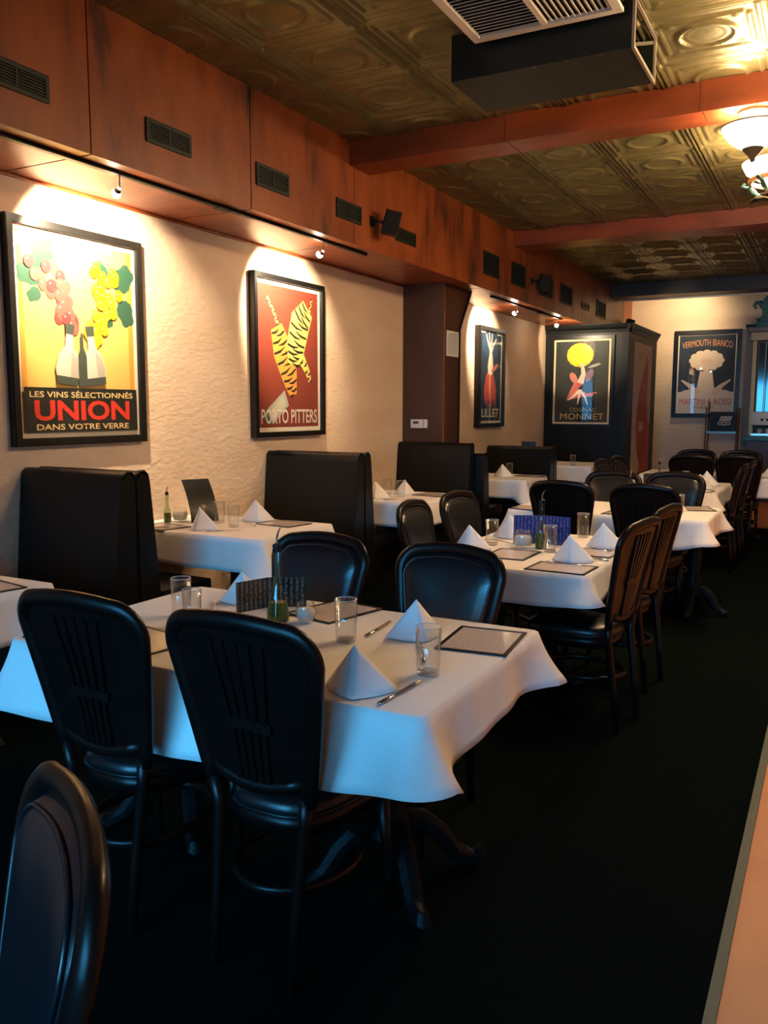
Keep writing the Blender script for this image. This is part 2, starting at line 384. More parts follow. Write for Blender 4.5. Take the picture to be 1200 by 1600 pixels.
# ------------------------------------------------------------------ air conditioner under the ceiling
t = thing('ceiling_duct', 'dark green sheet metal air duct box hanging in front of the first beam', 'duct', (-1.47, 4.66, 3.25))
bm = nb()
for q in ((-0.48, 0.48, -0.26, -0.25, 0, 0.235), (-0.48, 0.48, 0.25, 0.26, 0, 0.235), (-0.48, 0.48, -0.25, 0.25, 0, 0.01), (-0.48, -0.47, -0.25, 0.25, 0.01, 0.235)): box(bm, *q)
obj('duct_body', bm, M_DUCT, t)
bm = nb()
for q in ((0.478, 0.492, -0.268, -0.25, -0.006, 0.235), (0.478, 0.492, 0.25, 0.268, -0.006, 0.235), (0.478, 0.492, -0.25, 0.25, -0.006, 0.012), (0.478, 0.492, -0.25, 0.25, 0.222, 0.235)): box(bm, *q)
obj('end_flange', bm, mat('flange_metal', (0.35, 0.31, 0.25), 0.45, metal=0.4), t)
obj('brace', sweep(nb(), [(0.47, -0.24, 0.02), (0.47, 0.24, 0.2)], 0.012, 0.008, n=4, square=True), M_DUCT, t)
for sx in (-0.1, 0.1, 0.18): obj('rivet', lathe(nb(), [(0.0, -0.264), (0.006, -0.262), (0.006, -0.259)], 8), M_STEEL, t).rotation_euler = (0, 0, 0)
for i, ch in enumerate([c for c in t.children if c.name.startswith('rivet')]):
    ch.location = (-0.02 + 0.16 * i, 0.0, 0.27)
    ch.rotation_euler = (0, 0, 0); ch.location = (-0.02 + 0.17 * i, -0.24, 0.262)
t = thing('ceiling_grille', 'white two-way louvred air grille beside the dark duct box', 'grille', (-1.41, 3.985, 3.40))
f = nb()
for q in ((-0.385, 0.385, 0.325, 0.37), (-0.385, 0.385, -0.37, -0.325), (-0.385, -0.34, -0.325, 0.325), (0.34, 0.385, -0.325, 0.325), (-0.01, 0.02, -0.325, 0.325)): box(f, *q, 0, 0.02, 0.002)
obj('frame', f, M_WHITE, t)
obj('grille_box', bx(-0.36, 0.36, -0.345, 0.345, 0.03, 0.085), M_VENTIN, t)
bm = bx(-0.34, -0.01, -0.007, 0.007, 0, 0.003); s0 = None
for i in range(20):
    y = -0.31 + 0.62 * i / 19
    if s0 is None: s0 = obj('slat', bm, M_WHITE, t); s = s0
    else: s = s0.copy(); COL.objects.link(s); s.parent = t
    s.location = (0, y, 0.012); s.rotation_euler = (math.radians(28), 0, 0)
s0 = None
for i in range(11):
    x = 0.04 + 0.285 * i / 10
    if s0 is None: s0 = obj('slat', bx(-0.007, 0.007, -0.325, 0.325, 0, 0.003), M_WHITE, t); s = s0
    else: s = s0.copy(); COL.objects.link(s); s.parent = t
    s.location = (x, 0, 0.012); s.rotation_euler = (0, math.radians(28), 0)

# ------------------------------------------------------------------ lamps
def bowl_lamp(loc, label):
    t = thing('bowl_lamp', label, 'lamp', loc, 0, 'frosted bowl lamps under the beams')
    obj('glass_bowl', lathe(nb(), [(0.0, -0.125), (0.06, -0.13), (0.12, -0.09), (0.165, -0.045), (0.185, -0.005), (0.178, -0.005), (0.0, -0.02)], 28, cap=False), M_LAMPGLASS, t, True)
    obj('rim', sweep(nb(), [(0.19 * math.cos(a), 0.19 * math.sin(a), 0.0) for a in [2 * PI * k / 28 for k in range(28)]], 0.005, closed=True, ref=Vector((0, 0, 1))), M_BRONZE, t, True)
    obj('ceiling_plate', lathe(nb(), [(0.05, 0.0), (0.07, 0.05), (0.10, 0.075), (0.10, 0.088)], 20), M_BRONZE, t, True)
    obj('stem', lathe(nb(), [(0.012, -0.13), (0.012, 0.02)], 8), M_BRONZE, t)
    obj('finial', lathe(nb(), [(0.0, -0.215), (0.016, -0.20), (0.02, -0.18), (0.055, -0.142), (0.066, -0.125), (0.0, -0.122)], 18), M_BRONZE, t, True)
    return t
bowl_lamp((-0.555, 5.82, 3.215), 'frosted glass bowl lamp with bronze finial under the first beam')
def chandelier(loc, label, name='chandelier'):
    t = thing(name, label, 'chandelier', loc, 0.4, 'bronze chandeliers on the ceiling')
    obj('ceiling_rod', lathe(nb(), [(0.06, CZ - loc[2]), (0.06, CZ - loc[2] - 0.03), (0.014, CZ - loc[2] - 0.05), (0.014, 0.0)], 14), M_BRONZE, t)
    obj('glass_bowl', lathe(nb(), [(0.05, -0.02), (0.16, 0.0), (0.24, 0.05), (0.27, 0.11), (0.262, 0.11), (0.22, 0.055), (0.05, 0.0)], 30, cap=False), M_LAMPGLASS, t, True)
    obj('copper_ring', lathe(nb(), [(0.20, -0.03), (0.225, -0.03), (0.225, 0.0), (0.20, 0.0), (0.20, -0.03)], 30, cap=False), M_COPPER, t, True)
    for k in range(5):
        a = 2 * PI * k / 5; c, s = math.cos(a), math.sin(a)
        P = lambda r, z: (r * c, r * s, z)
        br = obj('bracket', sweep(nb(), [P(0.255, 0.0), P(0.27, -0.02), P(0.25, -0.035), P(0.22, -0.04), P(0.19, -0.075), P(0.16, -0.10), P(0.06, -0.12)], [0.012, 0.016, 0.014, 0.018, 0.022, 0.014, 0.012], n=8, ref=Vector((-s, c, 0))), M_VERD, t, True)
        lf = nb(); L = [(0.03, 0), (0.09, 0.05), (0.16, 0.055), (0.23, 0.0), (0.16, -0.055), (0.09, -0.05)]
        top = [lf.verts.new((r * c - w * s, r * s + w * c, -0.115 - 0.02 * (1 - abs(w) / 0.055))) for r, w in L]
        bot = [lf.verts.new((r * c - w * s, r * s + w * c, -0.13 - 0.02 * (1 - abs(w) / 0.055))) for r, w in L]
        lf.faces.new(top); lf.faces.new(bot[::-1])
        for i in range(6): lf.faces.new((top[i], top[(i + 1) % 6], bot[(i + 1) % 6], bot[i]))
        obj('leaf', lf, M_BRONZE, t)
    obj('hub', lathe(nb(), [(0.0, -0.19), (0.03, -0.17), (0.06, -0.13), (0.05, -0.1), (0.03, 0.0), (0.014, 0.05)], 16), M_BRONZE, t, True)
    return t
chandelier((-0.46, 6.95, 3.165), 'bronze chandelier with copper ring and scroll brackets behind the first beam')
# just out of the picture: its light whitens the ceiling at the upper right of the photograph
chandelier((0.02, 4.45, 3.12), 'bronze chandelier with leaf brackets hanging beside the dark duct box', 'chandelier_offscreen')

def spot(name, loc, target, power, angle, blend, color, r=0.02):
    d = bpy.data.lights.new(name, 'SPOT'); d.energy = power; d.spot_size = math.radians(angle); d.spot_blend = blend; d.color = color; d.shadow_soft_size = r
    o = bpy.data.objects.new(name, d); COL.objects.link(o); o.location = loc
    o.rotation_euler = (Vector(target) - Vector(loc)).to_track_quat('-Z', 'Y').to_euler(); return o
def track(label, y0, y1, x, heads):
    t = thing('track_light', label, 'track light', (x, y0, SZ), 0, 'track lights under the soffit')
    obj('rail', bx(-0.017, 0.017, 0, y1 - y0, -0.02, 0.0, bev=0.003), M_BLACK, t)
    obj('rail_feed', bx(-0.022, 0.022, (y1 - y0) * 0.62, (y1 - y0) * 0.62 + 0.12, -0.028, 0.0, bev=0.003), M_BLACK, t)
    for hy, target, power, ang in heads:
        base = Vector((-0.0, hy - y0, -0.02)); tip = Vector((-0.035, hy - y0 + 0.01, -0.10))
        wt = Vector(target); p = Vector((x, y0, SZ)) + tip; dirv = (wt - p).normalized()
        h = obj('lamp_head', sweep(nb(), [base, base + Vector((0, 0, -0.05)), tip], 0.006), M_STEEL, t)
        q = dirv.to_track_quat('Z', 'Y').to_matrix().to_4x4(); q.translation = tip
        bmh = lathe(nb(), [(0.010, -0.035), (0.016, -0.022), (0.019, -0.012)], 14, cap=False); bmh.transform(q)
        obj('reflector', bmh, M_STEEL, h, True)
        bmb = lathe(nb(), [(0.0, -0.014), (0.017, -0.008), (0.025, 0.004), (0.025, 0.014), (0.017, 0.026), (0.0, 0.032)], 14); bmb.transform(q)
        obj('bulb', bmb, M_BULB, h, True)
        spot('track_spot', p + dirv * 0.06, target, power, ang, 0.3, (1.0, 0.78, 0.52), 0.02)
track('black track under the soffit with two lit halogen bulbs over grape and striped posters', 1.2, 6.12, -3.45, [(3.45, (WX, 3.66, 2.36), 210, 106), (5.48, (WX, 5.66, 2.38), 170, 98)])
track('black track under the soffit past the column with two lit halogen bulbs', 9.0, 11.7, -3.47, [(9.88, (WX, 10.03, 2.42), 110, 100), (11.58, (-3.45, 12.7, 2.5), 90, 80)])
# spot on the rear side of the third beam for the large poster on the back wall
t = thing('spotlight', 'small black spotlight behind the third beam lighting the back wall', 'spotlight', (-2.3, 14.6, CZ))
obj('stem', lathe(nb(), [(0.012, -0.10), (0.012, 0.0)], 8), M_BLACK, t)
obj('head', lathe(nb(), [(0.03, -0.2), (0.045, -0.12), (0.03, -0.08)], 14), M_BLACK, t, True)
spot('back_wall_spot', (-2.3, 14.62, CZ - 0.215), (-2.6, 15.6, 3.0), 90, 125, 0.8, (1.0, 0.74, 0.42), 0.03)

# ------------------------------------------------------------------ speakers
def speaker(label, loc, ang, tilt):
    t = thing('speaker', label, 'speaker', loc, 0, 'small black wall speakers')
    obj('bracket', sweep(nb(), [(0, 0, 0), (0.05, 0.01, 0.0), (0.09, 0.05, -0.01)], 0.012), M_BLACK, t)
    obj('wall_plate', bx(0, 0.008, -0.03, 0.03, -0.04, 0.04), M_BLACK, t)
    c = obj('cabinet', bx(-0.065, 0.065, -0.055, 0.055, -0.09, 0.09, bev=0.01), M_BLACK, t, True)
    c.location = (0.13, 0.09, -0.01); c.rotation_euler = (0, tilt, ang)
    g = obj('grille', bx(-0.057, 0.057, -0.06, -0.055, -0.08, 0.08, bev=0.002), M_VENTIN, c)
    return t
speaker('small black speaker on a bracket between the first beam and the dark column', (SX, 6.02, 2.965), 0.5, 0.25)
speaker('small black speaker on a bracket in front of a tall vent past the second beam', (SX, 10.0, 3.02), 0.5, 0.25)
speaker('small black speaker on a bracket above the crown of the black cabinet', (SX + 0.0, 14.75, 2.93), 0.5, 0.25)

# ------------------------------------------------------------------ posters
INK = {}
def ink(c):
    k = tuple(round(x, 3) for x in c)
    if k not in INK: INK[k] = mat('ink_%d' % len(INK), c, 0.5, spec=0.3)
    return INK[k]
class Print:
    def __init__(s): s.bm = nb(); s.m = []; s.z = 0.0
    def poly(s, pts, c):
        mm = ink(c)
        if mm not in s.m: s.m.append(mm)
        s.z += 0.00006
        f = s.bm.faces.new([s.bm.verts.new((x, y, s.z)) for x, y in pts]); f.material_index = s.m.index(mm)
    def rect(s, x0, x1, y0, y1, c): s.poly([(x0, y0), (x1, y0), (x1, y1), (x0, y1)], c)
    def ell(s, x, y, rx, ry, c, rot=0.0, n=20):
        cs, sn = math.cos(rot), math.sin(rot)
        s.poly([(x + rx * math.cos(a) * cs - ry * math.sin(a) * sn, y + rx * math.cos(a) * sn + ry * math.sin(a) * cs) for a in [2 * PI * k / n for k in range(n)]], c)
    def band(s, pts, ws, c):
        L, R_ = [], []
        for i, (x, y) in enumerate(pts):
            a = pts[max(i - 1, 0)]; b = pts[min(i + 1, len(pts) - 1)]
            dx, dy = b[0] - a[0], b[1] - a[1]; l = math.hypot(dx, dy) or 1
            w = ws[i] if isinstance(ws, (list, tuple)) else ws
            L.append((x - dy / l * w, y + dx / l * w)); R_.append((x + dy / l * w, y - dx / l * w))
        s.poly(L + R_[::-1], c)
def lettering(s, parent, cx, cy, w, h, c, z, bold=0.02, arch=0.0):
    cu = bpy.data.curves.new('t', 'FONT'); cu.body = s; cu.align_x = 'CENTER'; cu.align_y = 'CENTER'; cu.offset = bold; cu.resolution_u = 3
    o = bpy.data.objects.new('t', cu); COL.objects.link(o)
    dg = bpy.context.evaluated_depsgraph_get(); dg.update()
    me = bpy.data.meshes.new_from_object(o.evaluated_get(dg))
    bpy.data.objects.remove(o); bpy.data.curves.remove(cu)
    xs = [v.co.x for v in me.vertices]; ys = [v.co.y for v in me.vertices]
    x0, x1, y0, y1 = min(xs), max(xs), min(ys), max(ys)
    for v in me.vertices:
        x = (v.co.x - (x0 + x1) / 2) / (x1 - x0) * w; y = (v.co.y - (y0 + y1) / 2) / (y1 - y0) * h
        v.co = (cx + x, cy + y - arch * (2 * x / w) ** 2, z)
    me.materials.clear(); me.materials.append(ink(c)); me.name = 'lettering'
    ob = bpy.data.objects.new('lettering', me); COL.objects.link(ob); ob.parent = parent; ob['label'] = 'lettering reading ' + s.replace('\n', ' ')
    return ob
def framed(label, loc, facing, w, h, bar, depth, mat_w, art, texts, group=None, matc=(0.80, 0.74, 0.62), glass=True, name='framed_poster'):
    t = thing(name, label, 'poster', (0, 0, 0), 0, group); t.matrix_world = wall_matrix(loc, facing)
    W2, H2 = w / 2, h / 2
    if bar > 0:
        f = nb()
        for poly in ([(-W2, H2), (W2, H2), (W2 - bar, H2 - bar), (-W2 + bar, H2 - bar)], [(-W2, -H2), (W2, -H2), (W2 - bar, -H2 + bar), (-W2 + bar, -H2 + bar)],
                     [(-W2, H2), (-W2, -H2), (-W2 + bar, -H2 + bar), (-W2 + bar, H2 - bar)], [(W2, H2), (W2, -H2), (W2 - bar, -H2 + bar), (W2 - bar, H2 - bar)]):
            prism(f, poly, 'z', 0.0, depth)
        bmesh.ops.bevel(f, geom=[e for e in f.edges if e.calc_length() > 0.2 and all(v.co.z > depth - 1e-4 for v in e.verts)], offset=0.004, segments=2, affect='EDGES')
        obj('frame', f, M_FRAME, t)
    bk = depth * 0.45 if bar > 0 else 0.004
    b = obj('mat_board', bx(-W2 + bar * 0.9, W2 - bar * 0.9, -H2 + bar * 0.9, H2 - bar * 0.9, 0.002, bk), ink(matc), t)
    p = Print(); art(p, W2 - bar - mat_w, H2 - bar - mat_w)
    pr = obj('print', p.bm, p.m, b, loc=(0, 0, bk + 0.0002))
    for tx in texts: lettering(tx[0], pr, *tx[1:6], p.z + 0.0003, *tx[6:])
    if glass and bar > 0: obj('glass', bx(-W2 + bar * 0.8, W2 - bar * 0.8, -H2 + bar * 0.8, H2 - bar * 0.8, depth * 0.7, depth * 0.7 + 0.002), M_PANE, t)
    return t
DK = (0.010, 0.016, 0.014)
def art_grapes(p, a, b):
    p.rect(-a, a, -b, b, (0.80, 0.50, 0.14)); p.rect(-a, -a + 0.035, -b, b, (0.80, 0.36, 0.06)); p.rect(a - 0.04, a, -b, b, (0.80, 0.34, 0.05))
    yb = -b + 0.255
    G = (0.03, 0.10, 0.06)
    def leaf(x, y, r, rot):
        pts = []
        for k in range(22):
            an = 2 * PI * k / 22; rr = r * (1 + 0.10 * (k % 2)) * (1.25 if math.cos(an) > 0.7 else 0.85)
            pts.append((x + rr * math.cos(an + rot), y + rr * math.sin(an + rot)))
        p.poly(pts, G)
    for q in ((-0.25, 0.44, 0.085, 1.5), (-0.33, 0.33, 0.075, 3.2), (-0.31, 0.22, 0.045, 3.6), (0.18, 0.40, 0.06, 2.2), (0.34, 0.37, 0.085, 0.8), (0.36, 0.19, 0.075, -1.2), (0.22, 0.13, 0.04, -1.2)): leaf(*q)
    random.seed(3)
    R1, R2 = (0.36, 0.05, 0.05), (0.48, 0.10, 0.08)
    for k in range(46):
        f = random.random(); x = -0.24 + 0.20 * f + random.uniform(-0.13, 0.13) * (1 - f); y = 0.36 - 0.32 * f + random.uniform(-0.12, 0.12) * (1 - f * 0.7)
        p.ell(x, y, 0.034, 0.037, R2 if k % 3 else R1, n=14); p.ell(x - 0.008, y + 0.012, 0.006, 0.006, (0.8, 0.5, 0.45), n=6)
    Y1, Y2 = (0.80, 0.60, 0.02), (0.70, 0.44, 0.01)
    for k in range(46):
        f = random.random(); x = 0.25 - 0.19 * f + random.uniform(-0.12, 0.12) * (1 - f * 0.7); y = 0.36 - 0.38 * f + random.uniform(-0.12, 0.12) * (1 - f * 0.7)
        p.ell(x, y, 0.032, 0.036, Y1 if k % 3 else Y2, n=14); p.ell(x - 0.008, y + 0.012, 0.006, 0.006, (0.9, 0.85, 0.5), n=6)
    # plain stand-in below the fruit: two pale wine carafes with dark stoppers and a dark bottle
    GD, GL, GM = (0.06, 0.075, 0.062), (0.60, 0.55, 0.46), (0.42, 0.38, 0.31)
    for ox, rot in ((-0.12, -0.10), (0.10, 0.12)):
        Q = lambda u, v: (ox + u * math.cos(rot) - v * math.sin(rot), yb + 0.02 + u * math.sin(rot) + v * math.cos(rot))
        p.poly([Q(-0.07, 0), Q(0.07, 0), Q(0.09, 0.09), Q(0.07, 0.17), Q(0.03, 0.22), Q(0.025, 0.29), Q(-0.025, 0.29), Q(-0.03, 0.22), Q(-0.07, 0.17), Q(-0.09, 0.09)], GL)
        p.poly([Q(0.02, 0.01), Q(0.065, 0.01), Q(0.082, 0.09), Q(0.062, 0.16), Q(0.02, 0.2)], GM)
        p.poly([Q(-0.028, 0.29), Q(0.028, 0.29), Q(0.034, 0.35), Q(-0.034, 0.35)], GD)
        p.poly([Q(-0.075, 0.0), Q(0.075, 0.0), Q(0.08, 0.045), Q(-0.08, 0.045)], GD)
    p.poly([(-0.035, yb + 0.01), (0.03, yb + 0.01), (0.03, yb + 0.19), (0.008, yb + 0.24), (0.008, yb + 0.32), (-0.012, yb + 0.32), (-0.012, yb + 0.24), (-0.035, yb + 0.19)], GD)
    p.rect(-a, a, -b, yb, DK)
framed('large framed poster of red and yellow grapes reading UNION', (WX, 3.62, 1.907), '+x', 1.0, 1.25, 0.045, 0.05, 0.03, art_grapes,
       [('LES VINS SÉLECTIONNÉS', 0.0, -0.330, 0.78, 0.042, (0.75, 0.50, 0.22), 0.012), ('UNION', 0.0, -0.425, 0.72, 0.118, (0.62, 0.035, 0.02), 0.03), ('DANS VOTRE VERRE', 0.0, -0.520, 0.70, 0.034, (0.75, 0.50, 0.22), 0.012)])
def art_stripes(p, a, b):
    p.rect(-a, a, -b, b, (0.24, 0.045, 0.028))
    O, Yl, K = (0.72, 0.33, 0.06), (0.80, 0.62, 0.14), (0.02, 0.02, 0.015)
    def striped(pts, ws, c, n):
        p.band(pts, ws, c)
        # dark stripes across
        for i in range(n):
            f = (i + 0.7) / n * (len(pts) - 1); k = min(int(f), len(pts) - 2); g = f - k
            x = pts[k][0] * (1 - g) + pts[k + 1][0] * g; y = pts[k][1] * (1 - g) + pts[k + 1][1] * g
            w = (ws[k] * (1 - g) + ws[k + 1] * g) * 0.92; dx, dy = pts[k + 1][0] - pts[k][0], pts[k + 1][1] - pts[k][1]; l = math.hypot(dx, dy)
            nx, ny = -dy / l, dx / l; s = 1 if i % 2 else -1
            p.band([(x + nx * w * s, y + ny * w * s), (x + nx * w * 0.3 * s + dx / l * 0.012, y + ny * w * 0.3 * s + dy / l * 0.012), (x - nx * w * 0.35 * s, y - ny * w * 0.35 * s)], [0.009, 0.011, 0.003], K)
    striped([(-0.30, 0.46), (-0.22, 0.36), (-0.16, 0.26)], [0.014, 0.014, 0.016], Yl, 7)
    striped([(-0.18, 0.24), (-0.10, 0.06), (0.0, -0.14), (0.05, -0.30)], [0.08, 0.13, 0.11, 0.05], O, 15)
    striped([(0.27, 0.42), (0.16, 0.30), (0.09, 0.10), (0.07, -0.05)], [0.09, 0.14, 0.13, 0.09], Yl, 16)
    striped([(0.30, 0.40), (0.33, 0.50)], [0.012, 0.01], Yl, 4)
    striped([(0.16, 0.02), (0.26, -0.10), (0.30, -0.18)], [0.05, 0.035, 0.02], Yl, 6)
    p.poly([(-0.33, -0.42), (-0.08, -0.26), (-0.02, -0.38), (-0.24, -0.53)], (0.42, 0.42, 0.36))
    p.poly([(-0.27, -0.42), (-0.10, -0.31), (-0.06, -0.38), (-0.22, -0.49)], (0.55, 0.52, 0.42))
    p.poly([(-0.33, -0.42), (-0.38, -0.48), (-0.31, -0.53), (-0.24, -0.53)], (0.10, 0.14, 0.10))
framed('framed maroon poster with orange black-striped form reading PORTO PITTERS', (WX, 5.782, 1.902), '+x', 1.0, 1.265, 0.04, 0.06, 0.035, art_stripes,
       [('PORTO PITTERS', 0.0, -0.47, 0.80, 0.115, (0.72, 0.66, 0.58), 0.014)])
def art_lillet(p, a, b):
    p.rect(-a, a, -b, b, (0.02, 0.035, 0.06))
    p.ell(0.02, 0.42, 0.30, 0.2, (0.03, 0.06, 0.12))
    for k in range(9): p.band([(-0.02 + 0.02 * (k - 4), 0.05), (0.045 * (k - 4) + 0.01, -0.16), (0.05 * (k - 4), -0.30 - 0.05 * (k % 3))], [0.035, 0.04, 0.008], (0.55, 0.10, 0.06) if k % 2 else (0.45, 0.07, 0.05))
    SK = (0.75, 0.58, 0.45)
    p.band([(0.0, 0.04), (0.0, 0.14), (0.01, 0.24), (0.02, 0.33)], [0.075, 0.10, 0.07, 0.03], SK)
    for dx, dy, w in ((-0.16, 0.54, 0.016), (-0.06, 0.57, 0.014), (0.05, 0.56, 0.014), (0.20, 0.50, 0.016)): p.band([(0.015, 0.31), (dx * 0.5, 0.42), (dx, dy)], [0.02, 0.018, w], SK)
    p.ell(0.16, 0.13, 0.13, 0.03, (0.55, 0.16, 0.10), 0.4)
framed('framed dark blue poster with red drapery reading LILLET', (WX, 10.305, 1.893), '+x', 0.92, 1.26, 0.05, 0.07, 0.03, art_lillet,
       [('THE', 0.0, -0.36, 0.14, 0.03, (0.35, 0.33, 0.3), 0.0), ('LILLET', 0.02, -0.45, 0.60, 0.105, (0.72, 0.66, 0.52), 0.012)])

# ------------------------------------------------------------------ black cabinet with its posters
KY0, KY1, KX = 12.70, 14.85, -2.76
t = thing('tall_cabinet', 'tall black cabinet with crown moulding in the corner by the back wall', 'cabinet', (WX, KY0, 0))
obj('carcass', bx(0.005, KX - WX, 0, KY1 - KY0, 0, 2.66), M_BLACK, t)
obj('side_panel', bx(KX - WX, KX - WX + 0.012, 0.02, KY1 - KY0, 0.05, 2.62), M_BLACK, t)
obj('corner_post', bx(KX - WX - 0.10, KX - WX + 0.016, -0.012, 0.10, 0, 2.66, bev=0.004), M_BLACK, t)
pr = [(0, 2.62), (0.02, 2.62), (0.03, 2.66), (0.055, 2.69), (0.075, 2.735), (0.075, 2.74), (0.0, 2.74)]
bm = prism(nb(), [(-u, z) for u, z in pr], 'x', 0.005, KX - WX + 0.07); obj('crown_front', bm, M_BLACK, t)
bm = prism(nb(), [(KX - WX + u, z) for u, z in pr], 'y', -0.07, KY1 - KY0); obj('crown_side', bm, M_BLACK, t)
obj('kick_board', bx(0.005, KX - WX + 0.005, -0.015, 0.0, 0, 0.12), M_BLACK, t)
def art_monnet(p, a, b):
    p.rect(-a, a, -b, b, (0.022, 0.030, 0.024))
    Yl = (0.85, 0.62, 0.02)
    random.seed(5)
    for k in range(16):
        an = 2 * PI * k / 16; p.ell(-0.03 + 0.13 * math.cos(an), 0.40 + 0.11 * math.sin(an), 0.075, 0.07, Yl if k % 2 else (0.80, 0.50, 0.02), n=12)
    p.ell(-0.03, 0.40, 0.15, 0.13, Yl)
    for k in range(7): p.band([(0.0, 0.02), (-0.08 - 0.02 * k, -0.06 - 0.03 * k), (-0.12 + 0.06 * k, -0.16 - 0.02 * (k % 3))], [0.05, 0.05, 0.01], (0.62, 0.20, 0.12) if k % 2 else (0.50, 0.12, 0.10))
    p.band([(-0.02, -0.02), (0.03, 0.12), (0.0, 0.28)], [0.05, 0.035, 0.02], (0.70, 0.52, 0.42)); p.ell(0.12, 0.10, 0.05, 0.10, (0.22, 0.14, 0.20), -0.4); p.ell(-0.12, 0.06, 0.05, 0.09, (0.55, 0.20, 0.14), 0.5)
    for dx, dy in ((-0.20, -0.27), (-0.05, -0.33), (0.10, -0.34)): p.band([(-0.02, -0.12), (dx * 0.6, -0.22), (dx, dy)], [0.022, 0.016, 0.008], (0.74, 0.62, 0.54))
    p.ell(0.19, 0.24, 0.10, 0.02, (0.35, 0.35, 0.28), 0.3)
framed('framed black poster with yellow puff reading COGNAC MONNET on the black cabinet', (-3.425, KY0, 1.90), '-y', 0.96, 1.36, 0.05, 0.03, 0.028, art_monnet,
       [('COGNAC', 0.03, -0.415, 0.40, 0.055, (0.70, 0.48, 0.14), 0.0), ('MONNET', 0.02, -0.515, 0.66, 0.092, (0.72, 0.50, 0.12), 0.0)], matc=(0.74, 0.60, 0.36))
def art_red(p, a, b):
    p.rect(-a, a, -b, b, (0.66, 0.50, 0.42)); p.rect(-a, a, -b, -b + 0.5, (0.70, 0.58, 0.48))
    p.poly([(-0.12, -b), (a, -b), (a, -0.25), (0.35, -0.1)], (0.60, 0.12, 0.05))
    p.ell(0.05, -0.25, 0.42, 0.62, (0.50, 0.07, 0.03)); p.band([(0.05, 0.1), (0.2, 0.45), (0.28, 0.75)], [0.32, 0.22, 0.10], (0.55, 0.09, 0.04)); p.ell(0.3, 0.62, 0.10, 0.24, (0.45, 0.05, 0.03))
    p.rect(-0.2, 0.15, -0.35, -0.2, (0.70, 0.48, 0.38))
framed('tall unframed red poster on the side of the black cabinet', (KX + 0.012, 13.78, 1.50), '+x', 1.36, 2.02, 0.0, 0.01, 0.0, art_red, [('& ROSSI', 0.1, 0.82, 0.9, 0.15, (0.60, 0.25, 0.20), 0.02)], matc=(0.6, 0.5, 0.42), name='wall_poster')
# ------------------------------------------------------------------ back wall
def art_vermouth(p, a, b):
    p.rect(-a, a, -b, b, (0.018, 0.032, 0.050))
    C, S = (0.80, 0.66, 0.54), (0.76, 0.56, 0.44)
    random.seed(2)
    for k in range(9): p.ell(-0.40 + 0.10 * k, -0.42 + 0.08 * math.sin(k * PI / 8), 0.13, 0.12, C)
    p.rect(-a, a, -b, -0.42, (0.78, 0.64, 0.53))
    p.band([(0.0, -0.36), (0.0, 0.05)], [0.16, 0.10], C)
    for s in (-1, 1): p.band([(0.12 * s, -0.34), (0.26 * s, -0.20), (0.40 * s, -0.10)], [0.06, 0.035, 0.012], S)
    for k in range(12):
        an = 2 * PI * k / 12; p.ell(0.22 * math.cos(an), 0.23 + 0.13 * math.sin(an), 0.07, 0.055, C)
    p.ell(0.0, 0.23, 0.22, 0.14, C); p.ell(0.0, 0.21, 0.10, 0.06, S)
framed('large framed dark blue poster reading VERMOUTH BIANCO on the back wall', (-2.04, YB, 2.10), '-y', 1.09, 1.49, 0.07, 0.06, 0.018, art_vermouth,
       [('VERMOUTH BIANCO', 0.0, 0.535, 0.82, 0.11, (0.72, 0.32, 0.16), 0.0, 0.05), ('MARTINI & ROSSI', 0.0, -0.475, 0.84, 0.11, (0.55, 0.09, 0.10), 0.0), ('TORINO', -0.02, -0.575, 0.32, 0.05, (0.30, 0.16, 0.16), 0.01)])
# grey board panel and back bar hutch
struct('trim_8', bx(-1.44, -1.30, YB - 0.03, YB, 0, 2.86), mat('grey_board', (0.20, 0.17, 0.14), 0.5))
struct('trim_9', bx(-1.44, -0.2, YB - 0.05, YB, 2.86, 2.91), M_BLACK)
M_BARW = mat('back_bar_wood', (0.05, 0.022, 0.018), 0.4, noise=(3, (0.03, 0.015, 0.012), 0.3, 0.7))
t = thing('back_bar', 'wooden back bar with mirrored hutch and dark ledge at the back wall', 'back bar', (-1.30, YB - 0.05, 0))
obj('base_cabinet', bx(0, 1.9, -0.40, 0, 0, 0.98), M_BARW, t)
obj('ledge', bx(-0.05, 1.95, -0.46, 0.0, 0.98, 1.06, bev=0.01), M_VERD, t)
M_GILT = mat('gilt_frame', (0.40, 0.26, 0.12), 0.4, metal=0.4)
for x in (0.0, 0.93, 1.86): obj('post', bx(x, x + 0.07, -0.22, 0.0, 1.06, 2.62, bev=0.006), M_GILT, t)
obj('header', bx(-0.04, 1.95, -0.26, 0.0, 2.62, 2.76, bev=0.01), M_GILT, t)
obj('cornice', bx(-0.08, 2.0, -0.30, 0.0, 2.76, 2.84, bev=0.02), mat('grey_cornice', (0.22, 0.2, 0.17), 0.4), t)
for x in (0.09, 1.0): obj('mirror', bx(x, x + 0.82, -0.05, -0.04, 1.10, 2.60), M_MIRROR, t)
for x in (0.2, ): obj('glass_door', bx(x, x + 0.012, -0.22, -0.2, 1.10, 2.60), M_GILT, t)
